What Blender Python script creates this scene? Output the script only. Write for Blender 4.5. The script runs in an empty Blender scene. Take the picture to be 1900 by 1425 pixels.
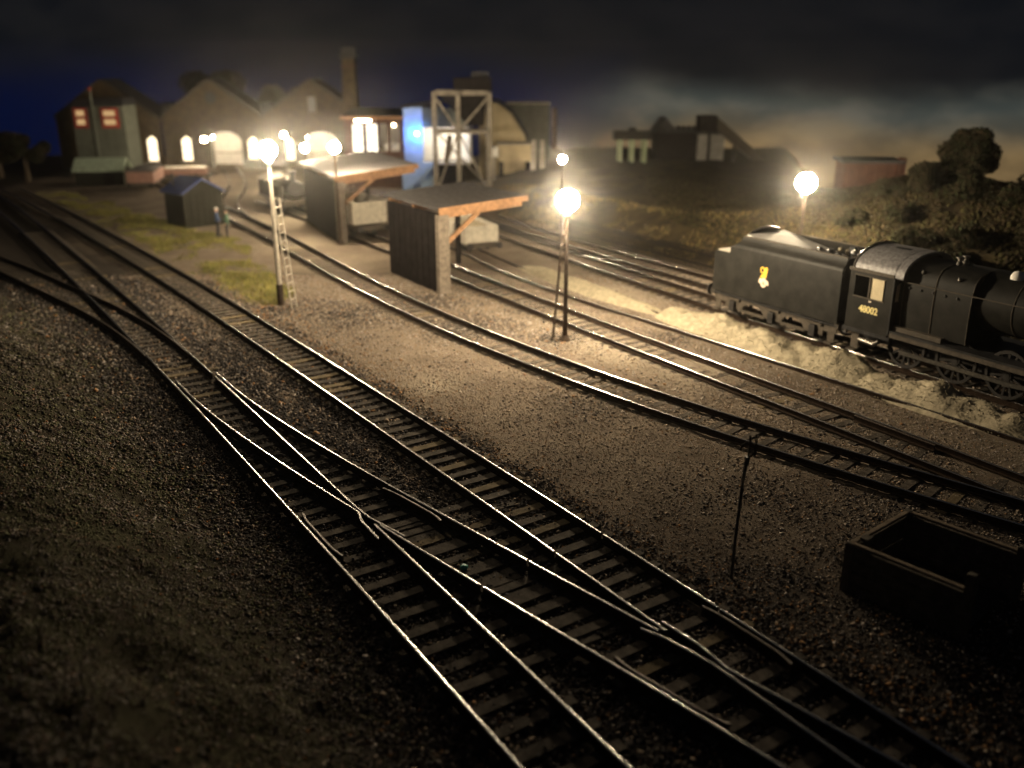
import bpy, math, random
import numpy as np
from mathutils import Vector, Matrix
random.seed(7); RNG = np.random.default_rng(11)
R = math.radians
S = bpy.context.scene
C = S.collection

# ------------------------------------------------------------------ camera
cam_d = bpy.data.cameras.new('camera'); cam = bpy.data.objects.new('camera', cam_d); C.objects.link(cam)
cam.location = (0, 0, 9.95); cam.rotation_euler = (R(90 - 19.58), 0, 0)
cam_d.sensor_width = 36; cam_d.lens = 31.83; cam_d.clip_start = 0.1; cam_d.clip_end = 600
cam_d.dof.use_dof = True; cam_d.dof.focus_distance = 22.5; cam_d.dof.aperture_fstop = 0.19
S.camera = cam

# ------------------------------------------------------------------ night sky light, added weak sun lamp for ambient room light
W = bpy.data.worlds.new('World'); S.world = W; W.use_nodes = True
wn = W.node_tree.nodes; wl = W.node_tree.links
bg = wn['Background']; sk = wn.new('ShaderNodeTexSky'); sk.sky_type = 'NISHITA'; sk.sun_disc = False
sk.sun_elevation = R(35); sk.sun_rotation = R(215)
wl.new(sk.outputs[0], bg.inputs[0]); bg.inputs[1].default_value = 0.0030
sun_d = bpy.data.lights.new('room_fill', 'SUN'); sun = bpy.data.objects.new('room_fill', sun_d); C.objects.link(sun)
sun_d.energy = 0.004; sun_d.angle = R(12); sun_d.color = (1.0, 0.93, 0.82)
sun.rotation_euler = Vector((0.50, 0.55, -0.70)).to_track_quat('-Z', 'Y').to_euler()
S.view_settings.view_transform = 'Standard'; S.view_settings.look = 'None'
S.view_settings.exposure = 0; S.view_settings.gamma = 1; S.view_settings.use_curve_mapping = False
S.cycles.max_bounces = 6; S.cycles.diffuse_bounces = 2; S.cycles.glossy_bounces = 3
S.cycles.transmission_bounces = 4; S.cycles.volume_bounces = 0; S.cycles.use_denoising = True
S.cycles.sample_clamp_indirect = 4.0; S.cycles.caustics_reflective = False; S.cycles.caustics_refractive = False
WARM = (1.0, 0.80, 0.53)

# ------------------------------------------------------------------ materials
MATS = {}
def mat(name, col, rough=0.8, metal=0.0, var=0.35, scale=3.0, bump=0.0, bscale=20.0, col2=None, spec=0.3):
    if name in MATS: return MATS[name]
    m = bpy.data.materials.new(name); m.use_nodes = True; nt = m.node_tree; N = nt.nodes; L = nt.links
    b = N['Principled BSDF']; b.inputs['Roughness'].default_value = rough; b.inputs['Metallic'].default_value = metal
    b.inputs['Specular IOR Level'].default_value = 0.03 if rough > 0.79 else spec
    tc = N.new('ShaderNodeTexCoord')
    nz = N.new('ShaderNodeTexNoise'); nz.inputs['Scale'].default_value = scale; nz.inputs['Detail'].default_value = 6
    nz.inputs['Roughness'].default_value = 0.65; L.new(tc.outputs['Object'], nz.inputs['Vector'])
    mx = N.new('ShaderNodeMix'); mx.data_type = 'RGBA'
    c2 = col2 or tuple(min(1, c * (1 + var)) for c in col)
    c1 = col if col2 else tuple(c * (1 - var) for c in col)
    mx.inputs[6].default_value = (*c1, 1); mx.inputs[7].default_value = (*c2, 1)
    mr = N.new('ShaderNodeMapRange'); mr.inputs[1].default_value = 0.35; mr.inputs[2].default_value = 0.65
    L.new(nz.outputs[0], mr.inputs[0]); L.new(mr.outputs[0], mx.inputs[0]); L.new(mx.outputs[2], b.inputs['Base Color'])
    if bump:
        n2 = N.new('ShaderNodeTexNoise'); n2.inputs['Scale'].default_value = bscale; n2.inputs['Detail'].default_value = 4
        L.new(tc.outputs['Object'], n2.inputs['Vector'])
        bp = N.new('ShaderNodeBump'); bp.inputs['Strength'].default_value = bump; bp.inputs['Distance'].default_value = 0.05
        L.new(n2.outputs[0], bp.inputs['Height']); L.new(bp.outputs[0], b.inputs['Normal'])
    MATS[name] = m; return m
def emit(name, col, strength):
    if name in MATS: return MATS[name]
    m = bpy.data.materials.new(name); m.use_nodes = True; nt = m.node_tree; nt.nodes.clear()
    e = nt.nodes.new('ShaderNodeEmission'); o = nt.nodes.new('ShaderNodeOutputMaterial')
    e.inputs[0].default_value = (*col, 1); e.inputs[1].default_value = strength
    nt.links.new(e.outputs[0], o.inputs[0]); MATS[name] = m; return m

M_rust = mat('rail_rust', (0.022, 0.015, 0.011), 0.85, 0.0, 0.4, 8)
M_rail = mat('rail_steel', (0.66, 0.64, 0.61), 0.27, 1.0, 0.2, 4, bump=0.05, bscale=5)
M_railrusty = mat('rail_rusty_head', (0.09, 0.075, 0.065), 0.5, 0.8, 0.3, 6)
M_sleeper = mat('sleeper_timber', (0.068, 0.058, 0.048), 0.85, 0, 0.5, 3.5, bump=0.5, bscale=26)
M_sleeper2 = mat('sleeper_pale', (0.12, 0.095, 0.06), 0.85, 0, 0.35, 6, bump=0.4, bscale=26)
M_black = mat('black_paint', (0.018, 0.018, 0.019), 0.42, 0, 0.5, 5, bump=0.05, bscale=30)
M_tender = mat('weathered_black', (0.013, 0.0125, 0.011), 0.5, 0, 0.4, 2.2, bump=0.06, bscale=30, spec=0.14)
M_steel = mat('dull_steel', (0.16, 0.15, 0.135), 0.35, 0.8, 0.3, 7)
M_wheel = mat('wheel_dark', (0.018, 0.016, 0.015), 0.6, 0.1, 0.4, 5)
M_frame = mat('frame_grime', (0.055, 0.045, 0.034), 0.7, 0, 0.3, 6)
M_timber = mat('dark_timber', (0.014, 0.012, 0.012), 0.85, 0, 0.35, 2.5, bump=0.3, bscale=18)
M_beam = mat('brown_beam', (0.24, 0.13, 0.065), 0.75, 0, 0.35, 5, bump=0.2, bscale=20)
M_post = mat('grey_post', (0.16, 0.135, 0.11), 0.8, 0, 0.3, 5)
M_roof = mat('felt_roof', (0.075, 0.07, 0.07), 0.85, 0, 0.3, 4, bump=0.2, bscale=16)
M_concrete = mat('concrete', (0.36, 0.33, 0.28), 0.85, 0, 0.25, 2.5, bump=0.2, bscale=14)
M_brick = mat('brown_brick', (0.05, 0.036, 0.02), 0.9, 0, 0.35, 1.6, bump=0.3, bscale=9)
M_brick2 = mat('red_brick', (0.062, 0.032, 0.024), 0.9, 0, 0.3, 2.0, bump=0.3, bscale=9)
M_slate = mat('slate_roof', (0.022, 0.022, 0.025), 0.7, 0, 0.3, 2, bump=0.2, bscale=8)
M_cream = mat('cream_render', (0.52, 0.43, 0.26), 0.85, 0, 0.15, 1.0)
M_white = mat('white_wall', (0.72, 0.70, 0.66), 0.8, 0, 0.12, 2)
M_greyren = mat('grey_render', (0.10, 0.108, 0.09), 0.85, 0, 0.2, 1.2)
M_redpaint = mat('red_paint', (0.30, 0.035, 0.025), 0.6, 0, 0.2, 5)
M_greywag = mat('grey_wagon', (0.42, 0.385, 0.32), 0.7, 0, 0.25, 4, bump=0.1, bscale=14)
M_brownwag = mat('brown_wagon', (0.24, 0.13, 0.10), 0.75, 0, 0.25, 4)
M_palehut = mat('pale_green_roof', (0.28, 0.34, 0.26), 0.85, 0, 0.2, 3)
M_greenhut = mat('drab_hut', (0.022, 0.022, 0.017), 0.85, 0, 0.25, 3, bump=0.15, bscale=16)
M_roofsheen = mat('roof_blue_sheen', (0.05, 0.075, 0.22), 0.6, 0, 0.25, 4)  # blue put into the roof colour as its sheen
M_lampwhite = mat('lamp_cream', (0.55, 0.50, 0.42), 0.6, 0, 0.2, 4)
M_lampdark = mat('lamp_dark', (0.06, 0.045, 0.035), 0.85, 0, 0.3, 6)
M_coal = mat('coal', (0.03, 0.03, 0.032), 0.35, 0, 0.5, 9, spec=0.6)
M_ash = mat('ash', (0.32, 0.28, 0.20), 0.95, 0, 0.25, 5, bump=0.6, bscale=12)
M_leaf = mat('foliage', (0.02, 0.018, 0.011), 0.8, 0, 0.5, 3)
M_bark = mat('bark', (0.07, 0.055, 0.04), 0.9, 0, 0.3, 6)
M_scrub = mat('scrub', (0.075, 0.07, 0.04), 0.9, 0, 0.5, 1.5)
M_skin = mat('skin', (0.45, 0.28, 0.20), 0.6, 0, 0.1, 5)
M_bulb = emit('bulb_glow', WARM, 1000.0); M_bulb2 = emit('bulb_glow_centre', WARM, 1320.0); M_bulb3 = emit('bulb_glow_engine', WARM, 900.0)
M_bulbfar = emit('bulb_glow_far', WARM, 1450.0)

# ------------------------------------------------------------------ mesh helpers
class MB:
    def __init__(s): s.v = []; s.f = []; s.m = []
    def add(s, vs, fs, mi=0):
        o = len(s.v); s.v += [tuple(v) for v in vs]; s.f += [tuple(i + o for i in f) for f in fs]; s.m += [mi] * len(fs); return s
    def box(s, c, d, rz=0, rx=0, ry=0, mi=0, bev=0.0):
        hx, hy, hz = d[0] / 2, d[1] / 2, d[2] / 2
        M = Matrix.Translation(c) @ Matrix.Rotation(rz, 4, 'Z') @ Matrix.Rotation(ry, 4, 'Y') @ Matrix.Rotation(rx, 4, 'X')
        if bev <= 0:
            vs = [M @ Vector((x, y, z)) for z in (-hz, hz) for x, y in ((-hx, -hy), (hx, -hy), (hx, hy), (-hx, hy))]
            return s.add(vs, [(3, 2, 1, 0), (4, 5, 6, 7), (0, 1, 5, 4), (1, 2, 6, 5), (2, 3, 7, 6), (3, 0, 4, 7)], mi)
        b = bev; vs = []
        for z, k in ((-hz, 0), (hz - b, 0), (hz, b)):
            vs += [M @ Vector((x, y, z)) for x, y in ((-hx + k, -hy + k), (hx - k, -hy + k), (hx - k, hy - k), (-hx + k, hy - k))]
        fs = [(3, 2, 1, 0), (8, 9, 10, 11)]
        for a in (0, 4): fs += [(a + i, a + (i + 1) % 4, a + 4 + (i + 1) % 4, a + 4 + i) for i in range(4)]
        return s.add(vs, fs, mi)
    def beam(s, p, q, w, h, mi=0):
        p = Vector(p); q = Vector(q); d = (q - p); L = d.length; d.normalize()
        u = Vector((0, 0, 1)) if abs(d.z) < 0.95 else Vector((1, 0, 0))
        sd = d.cross(u).normalized(); u = sd.cross(d)
        vs = [a + sd * x + u * y for a in (p, q) for x, y in ((-w / 2, -h / 2), (w / 2, -h / 2), (w / 2, h / 2), (-w / 2, h / 2))]
        return s.add(vs, [(3, 2, 1, 0), (4, 5, 6, 7), (0, 1, 5, 4), (1, 2, 6, 5), (2, 3, 7, 6), (3, 0, 4, 7)], mi)
    def tube(s, path, r, n=8, mi=0, cap=True):
        path = [Vector(p) for p in path]; rs = r if isinstance(r, (list, tuple)) else [r] * len(path)
        vs = []; fs = []; pu = None
        for i, p in enumerate(path):
            d = (path[min(i + 1, len(path) - 1)] - path[max(i - 1, 0)]).normalized()
            u = Vector((0, 0, 1)) if abs(d.z) < 0.9 else Vector((1, 0, 0))
            if pu is not None and (pu - d * pu.dot(d)).length > 0.1: u = pu
            sd = d.cross(u).normalized(); u = sd.cross(d).normalized(); pu = u
            vs += [p + (sd * math.cos(a) + u * math.sin(a)) * rs[i] for a in (2 * math.pi * k / n for k in range(n))]
        for i in range(len(path) - 1):
            fs += [(i * n + k, i * n + (k + 1) % n, (i + 1) * n + (k + 1) % n, (i + 1) * n + k) for k in range(n)]
        if cap: fs += [tuple(reversed(range(n))), tuple(range((len(path) - 1) * n, len(path) * n))]
        return s.add(vs, fs, mi)
    def lathe(s, prof, c=(0, 0, 0), n=14, mi=0, M=None):
        vs = []; fs = []
        for r, z in prof: vs += [Vector((r * math.cos(2 * math.pi * k / n), r * math.sin(2 * math.pi * k / n), z)) for k in range(n)]
        if M is not None: vs = [M @ v for v in vs]
        vs = [v + Vector(c) for v in vs]
        for i in range(len(prof) - 1):
            fs += [(i * n + k, i * n + (k + 1) % n, (i + 1) * n + (k + 1) % n, (i + 1) * n + k) for k in range(n)]
        return s.add(vs, fs, mi)
    def ball(s, c, r, n=14, sz=1.0, mi=0):
        k = n // 2
        return s.lathe([(max(1e-4, r * math.sin(math.pi * i / k)), -r * sz * math.cos(math.pi * i / k)) for i in range(k + 1)], c, n, mi)
    def prism(s, poly, axis_off, mi=0):            # poly: list of 3-D points, axis_off: extrusion vector
        n = len(poly); a = [Vector(p) for p in poly]; o = Vector(axis_off)
        vs = a + [p + o for p in a]
        fs = [tuple(reversed(range(n))), tuple(range(n, 2 * n))] + [(i, (i + 1) % n, n + (i + 1) % n, n + i) for i in range(n)]
        return s.add(vs, fs, mi)
    def sweep(s, path, prof, closed=True, mi=0, topidx=None, mi2=1):   # horizontal path, profile (side, up)
        n = len(prof); vs = []; fs = []; ms = []
        P = [Vector(p) for p in path]
        for i, p in enumerate(P):
            d = P[min(i + 1, len(P) - 1)] - P[max(i - 1, 0)]; d.z = 0; d.normalize(); sd = Vector((d.y, -d.x, 0))
            vs += [p + sd * a + Vector((0, 0, b)) for a, b in prof]
        o = len(s.v); s.v += [tuple(v) for v in vs]
        for i in range(len(P) - 1):
            for k in range(n):
                s.f.append((o + i * n + k, o + (i + 1) * n + k, o + (i + 1) * n + (k + 1) % n, o + i * n + (k + 1) % n))
                s.m.append(mi2 if topidx is not None and k in topidx else mi)
        s.f += [tuple(o + k for k in range(n)), tuple(o + (len(P) - 1) * n + k for k in reversed(range(n)))]; s.m += [mi, mi]
        return s
    def mesh(s, name, mats, smooth=None):
        me = bpy.data.meshes.new(name); me.from_pydata(s.v, [], s.f)
        for m in (mats if isinstance(mats, (list, tuple)) else [mats]): me.materials.append(m)
        if any(s.m): me.polygons.foreach_set('material_index', s.m)
        if smooth:
            me.polygons.foreach_set('use_smooth', [True] * len(me.polygons)); me.set_sharp_from_angle(angle=R(smooth))
        me.update(); return me

def put(name, me, parent=None, loc=None, rz=0):
    o = bpy.data.objects.new(name, me); C.objects.link(o)
    if parent is not None: o.parent = parent
    if loc is not None: o.location = loc
    if rz: o.rotation_euler = (0, 0, rz)
    return o
def part(name, mb, mats, parent, smooth=None, loc=None): return put(name, mb.mesh(name, mats, smooth), parent, loc)
def tag(o, label=None, cat=None, group=None, kind=None):
    if label: o['label'] = label
    if cat: o['category'] = cat
    if group: o['group'] = group
    if kind: o['kind'] = kind
    return o
def thing(name, label, cat, loc=(0, 0, 0), rz=0, group=None):
    o = bpy.data.objects.new(name, None); C.objects.link(o); o.location = loc; o.rotation_euler = (0, 0, rz)
    o.empty_display_size = 0.3
    return tag(o, label, cat, group)
def np_mesh(name, V, F, mats, mi=None, smooth=False):
    me = bpy.data.meshes.new(name); n = len(V); k = F.shape[1]; f = len(F)
    me.vertices.add(n); me.vertices.foreach_set('co', np.asarray(V, np.float32).ravel())
    me.loops.add(f * k); me.loops.foreach_set('vertex_index', np.asarray(F, np.int32).ravel())
    me.polygons.add(f); me.polygons.foreach_set('loop_start', np.arange(0, f * k, k, dtype=np.int32))
    me.polygons.foreach_set('loop_total', np.full(f, k, np.int32))
    for m in (mats if isinstance(mats, (list, tuple)) else [mats]): me.materials.append(m)
    if mi is not None: me.polygons.foreach_set('material_index', np.asarray(mi, np.int32))
    if smooth: me.polygons.foreach_set('use_smooth', np.ones(f, bool))
    me.update(calc_edges=True); me.validate(); return me

# value noise, vectorised
_perm = RNG.random((256, 256))
def vnoise(x, y):
    xi = np.floor(x).astype(int); yi = np.floor(y).astype(int); fx = x - xi; fy = y - yi
    fx = fx * fx * (3 - 2 * fx); fy = fy * fy * (3 - 2 * fy); g = lambda a, b: _perm[a & 255, b & 255]
    return (g(xi, yi) * (1 - fx) + g(xi + 1, yi) * fx) * (1 - fy) + (g(xi, yi + 1) * (1 - fx) + g(xi + 1, yi + 1) * fx) * fy - 0.5
def fbm(x, y, o=4):
    t = 0; a = 1.0
    for i in range(o): t = t + a * vnoise(x * 2 ** i + 17.3 * i, y * 2 ** i - 9.1 * i); a *= 0.5
    return t
def sstep(a, b, x):
    t = np.clip((x - a) / (b - a), 0, 1); return t * t * (3 - 2 * t)

# ------------------------------------------------------------------ track geometry (metres, at the scale of the models)
CL = {
 'near_main': [(3.81,6),(1.92,9),(0,12),(-1.94,15),(-3.89,18),(-6.52,22),(-9.17,26),(-11.85,30),(-15.21,35),(-18.61,40),(-22.73,46),(-27.59,53),(-32.54,60),(-38.34,68),(-44.5,76)],
 'far_main': [(9.01,6),(6.95,9),(4.91,12),(2.88,15),(0.85,18),(-1.87,22),(-4.6,26),(-7.36,30),(-10.85,35),(-14.4,40),(-18.73,46),(-23.9,53),(-29.17,60),(-34.6,67),(-41,75)],
 'crossover': [(9.0,6),(7.2,8),(5.4,10),(3.56,12),(1.68,14),(-0.22,16),(-2.1,18),(-3.94,20),(-5.71,22),(-7.39,24),(-8.95,26),(-10.68,28.5),(-11.9,30.1)],
 'loop': [(-11.2,29),(-13.3,32),(-15.68,35),(-18.45,38),(-21.42,41),(-24.39,44),(-27.6,47),(-33,52),(-40,58)],
 'yard': [(16.9,14),(14.5,16),(12.28,18),(10.08,20),(7.02,23),(4.23,26),(0.88,30),(-2.12,34),(-4.83,38),(-7.92,43),(-11.39,49),(-14.86,55),(-17.96,60),(-22.3,67),(-27.5,75),(-33.5,84),(-38.8,91.5)],
 'shed_road': [(-14.4,54.2),(-17.3,58.9),(-19.6,63.5),(-21.1,68),(-22.0,72.5),(-23.3,78),(-25.4,84.5),(-28.0,91.5)],
 'shelter_road': [(17.1,12),(15.9,14),(14.65,16),(13.47,18),(12.26,20),(10.39,23),(8.49,26),(5.91,30),(3.33,34),(0.79,38),(-2.27,43),(-4.58,47),(-6.9,50.5),(-9.3,54.4),(-12.6,59.5),(-16.0,64.6),(-18.6,68.6)],
 'ash_road': [(16.9,20),(14.16,24),(12.1,27),(10.01,30),(7.9,33),(5.76,36),(3.6,39),(0.9,43.4),(-1.0,47),(-2.3,49.8),(-4.2,54),(-6,58)],
 'loco_road': [(21.3,16),(18.6,21),(15.75,26),(13.3,30),(10.92,34),(8.64,38),(6.4,42),(4.21,46),(2.0,50),(-0.6,55),(-3,60)],
 'back_road': [(24,19),(18.3,28),(13.4,35.3),(10.5,39.8),(8.6,43),(7.0,45.6),(4.4,50),(1.0,56),(-1.5,61)],
}
def dense(pts, step=0.35):
    P = [np.array(p, float) for p in pts]; P = [2 * P[0] - P[1]] + P + [2 * P[-1] - P[-2]]; out = []
    for i in range(1, len(P) - 2):
        a, b, c, d = P[i - 1:i + 3]; n = max(2, int(np.linalg.norm(c - b) / step))
        for k in range(n):
            t = k / n; out.append(0.5 * (2 * b + (c - a) * t + (2 * a - 5 * b + 4 * c - d) * t * t + (3 * b - a - 3 * c + d) * t ** 3))
    out.append(P[-2]); return np.array(out)
DCL = {k: dense(v) for k, v in CL.items()}
def normals(D):
    d = np.gradient(D, axis=0); d /= np.linalg.norm(d, axis=1)[:, None]; return np.stack([d[:, 1], -d[:, 0]], 1)   # right of travel (travel = away)
HG = 0.665
def railpts(track, side, y0=-1e9, y1=1e9, off=0.0):
    D = DCL[track]; N = normals(D); Q = D + N * (HG + off) * side
    ya, yb = max(y0, Q[:, 1].min()), min(y1, Q[:, 1].max()); K = Q[(Q[:, 1] > ya + .03) & (Q[:, 1] < yb - .03)]
    e = lambda y: (float(np.interp(y, Q[:, 1], Q[:, 0])), y)
    return np.array([e(ya)] + [tuple(k) for k in K] + [e(yb)])
ALLR = np.concatenate([railpts(t, s) for t in CL for s in (-1, 1)])
GY = lambda t: (DCL[t][:, 1], DCL[t][:, 0])
def xat(t, y):
    D = DCL[t]; i = np.argsort(D[:, 1]); return np.interp(y, D[i, 1], D[i, 0])

# ------------------------------------------------------------------ ground heights
BY = [0, 8, 10.8, 16.2, 22.3, 28.6, 34.5, 39, 43.6, 50, 60, 120]
BX = [5.4, 1.2, -0.6, -4.1, -8.2, -12.6, -17.2, -21.4, -26.2, -33.5, -47, -120]
FN = np.array([0.85, 0.53]); FO = np.array([8.17, 46.7])
def height(x, y):
    x = np.asarray(x, float); y = np.asarray(y, float)
    d = (np.interp(y, BY, BX) - x) * 0.83
    z = (sstep(0.8, 6.0, d) * 2.1 - np.clip(d - 5.6, 0, 8) * 0.10) * sstep(60, 40, y) + sstep(0.4, 2, d) * (fbm(x * 0.7, y * 0.7, 3) * 0.25 + fbm(x * 3.1, y * 3.1, 3) * 0.10)
    e = (x - FO[0]) * FN[0] + (y - FO[1]) * FN[1]
    z = z + 1.55 * sstep(0.3, 4.6, e) * sstep(100, 70, y) * sstep(-9, 4, x) + sstep(5, 13, e) * 0.75 * sstep(-4, 6, x) + sstep(2, 6, e) * fbm(x * 0.5, y * 0.5, 3) * 0.3
    z = z + 1.9 * np.exp(-((x - 23) ** 2 + (y - 46) ** 2) / 50.0) - sstep(.29, .36, x / np.maximum(y, 1)) * np.clip(e - 14.5, 0, 30) * 0.3
    z = z + 0.9 * np.exp(-((x - 16) ** 2 / 30 + (y - 46) ** 2 / 40.0)) * sstep(1, 5, e)
    z = z + fbm(x * 0.8, y * 0.8, 4) * 0.035 + fbm(x * 0.22 + 5, y * 0.22, 2) * 0.03
    return z
def H(x, y): return float(height(np.array([x]), np.array([y]))[0])

# ------------------------------------------------------------------ ground sheet
def ground_material():
    m = bpy.data.materials.new('yard_ground'); m.use_nodes = True; nt = m.node_tree; N = nt.nodes; L = nt.links
    b = N['Principled BSDF']; b.inputs['Roughness'].default_value = 0.95; b.inputs['Specular IOR Level'].default_value = 0.02
    tc = N.new('ShaderNodeTexCoord')
    def noise(s, d=6, r=0.65):
        n = N.new('ShaderNodeTexNoise'); n.inputs['Scale'].default_value = s; n.inputs['Detail'].default_value = d
        n.inputs['Roughness'].default_value = r; L.new(tc.outputs['Object'], n.inputs['Vector']); return n.outputs[0]
    def ramp(src, a, b_):
        r = N.new('ShaderNodeMapRange'); r.inputs[1].default_value = a; r.inputs[2].default_value = b_; L.new(src, r.inputs[0]); return r.outputs[0]
    def mixc(f, a, b_):
        x = N.new('ShaderNodeMix'); x.data_type = 'RGBA'; L.new(f, x.inputs[0])
        for i, c in ((6, a), (7, b_)):
            if isinstance(c, tuple): x.inputs[i].default_value = (*c, 1)
            else: L.new(c, x.inputs[i])
        return x.outputs[2]
    att = N.new('ShaderNodeAttribute'); att.attribute_name = 'zone'
    sp = N.new('ShaderNodeSeparateColor'); L.new(att.outputs['Color'], sp.inputs[0])
    ash = mixc(ramp(noise(0.42, 8, .7), 0.36, 0.60), (0.115, 0.088, 0.066), (0.29, 0.235, 0.18))
    ash = mixc(ramp(noise(7.0, 8, 0.75), 0.3, 0.7), (0.13, 0.105, 0.08), ash)
    turf = mixc(ramp(noise(1.3), 0.35, 0.65), (0.04, 0.033, 0.024), (0.06, 0.057, 0.034))
    scrub = mixc(ramp(noise(0.8), 0.35, 0.65), (0.022, 0.018, 0.013), (0.055, 0.042, 0.02))  # scrub colour deepened for ground lying beyond the lamps' reach
    pale = mixc(ramp(noise(4.0), 0.35, 0.65), (0.26, 0.22, 0.165), (0.40, 0.35, 0.27))
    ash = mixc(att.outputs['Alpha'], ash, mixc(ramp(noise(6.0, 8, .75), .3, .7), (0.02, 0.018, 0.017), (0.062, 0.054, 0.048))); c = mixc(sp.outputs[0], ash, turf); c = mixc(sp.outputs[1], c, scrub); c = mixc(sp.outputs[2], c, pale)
    L.new(c, b.inputs['Base Color'])
    bp = N.new('ShaderNodeBump'); bp.inputs['Strength'].default_value = 0.9; bp.inputs['Distance'].default_value = 0.05
    bp.inputs['Distance'].default_value = 0.11; L.new(noise(16, 10, 0.8), bp.inputs['Height']); L.new(bp.outputs[0], b.inputs['Normal'])
    return m
M_ground = ground_material()
gx = np.unique(np.concatenate([np.arange(-67, -30, 1.2), np.arange(-30, 24, 0.22), np.arange(24, 51.5, 1.0)]))
gy = np.unique(np.concatenate([np.arange(-16, 6, 1.5), np.arange(6, 48, 0.22), np.arange(48, 74, 0.5), np.arange(74, 106.5, 1.5)]))
GX, GYY = np.meshgrid(gx, gy, indexing='ij'); GZ = height(GX, GYY)
V = np.stack([GX.ravel(), GYY.ravel(), GZ.ravel()], 1)
ii = np.arange(len(gx) * len(gy)).reshape(len(gx), len(gy))
F = np.stack([ii[:-1, :-1].ravel(), ii[1:, :-1].ravel(), ii[1:, 1:].ravel(), ii[:-1, 1:].ravel()], 1)
gme = np_mesh('ground', V, F, M_ground, smooth=True)
dl = (np.interp(V[:, 1], BY, BX) - V[:, 0]) * 0.83; ee = (V[:, :2] - FO) @ FN
zn = np.zeros((len(V), 4), np.float32)
def oily_and_dim(x, y):      # old oil-stained ballast by the main lines; foreground colour darkened for lamp falloff
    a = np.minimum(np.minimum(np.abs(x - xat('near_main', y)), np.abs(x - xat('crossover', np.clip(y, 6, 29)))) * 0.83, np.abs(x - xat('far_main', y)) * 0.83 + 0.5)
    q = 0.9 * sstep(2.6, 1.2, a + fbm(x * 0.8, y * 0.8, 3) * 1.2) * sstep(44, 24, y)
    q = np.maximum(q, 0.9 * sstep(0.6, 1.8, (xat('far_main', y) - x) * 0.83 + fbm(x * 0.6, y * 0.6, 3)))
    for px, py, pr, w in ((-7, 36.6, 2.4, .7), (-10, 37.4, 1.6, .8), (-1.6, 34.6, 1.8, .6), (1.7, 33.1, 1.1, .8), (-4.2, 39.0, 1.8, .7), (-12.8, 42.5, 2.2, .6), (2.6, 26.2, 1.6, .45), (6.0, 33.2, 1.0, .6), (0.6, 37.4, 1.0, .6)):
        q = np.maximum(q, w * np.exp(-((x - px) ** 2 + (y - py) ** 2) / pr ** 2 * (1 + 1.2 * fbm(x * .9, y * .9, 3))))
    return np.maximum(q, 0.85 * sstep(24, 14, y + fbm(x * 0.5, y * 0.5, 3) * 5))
zn[:, 3] = oily_and_dim(V[:, 0], V[:, 1])
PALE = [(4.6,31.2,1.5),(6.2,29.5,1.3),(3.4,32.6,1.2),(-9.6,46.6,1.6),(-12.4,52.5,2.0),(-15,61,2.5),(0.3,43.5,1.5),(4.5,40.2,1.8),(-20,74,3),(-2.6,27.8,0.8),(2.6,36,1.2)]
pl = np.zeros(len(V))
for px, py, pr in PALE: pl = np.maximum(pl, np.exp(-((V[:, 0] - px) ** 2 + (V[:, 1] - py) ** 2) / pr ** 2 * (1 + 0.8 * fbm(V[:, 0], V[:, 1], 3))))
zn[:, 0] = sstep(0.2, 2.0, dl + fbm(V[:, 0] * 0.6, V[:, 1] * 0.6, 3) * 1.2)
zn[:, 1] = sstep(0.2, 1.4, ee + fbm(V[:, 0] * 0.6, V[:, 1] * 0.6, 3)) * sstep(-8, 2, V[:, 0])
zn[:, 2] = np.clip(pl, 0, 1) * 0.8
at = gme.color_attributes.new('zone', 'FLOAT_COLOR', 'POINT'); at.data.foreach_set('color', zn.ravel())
tag(put('ground', gme), kind='structure')

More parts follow.
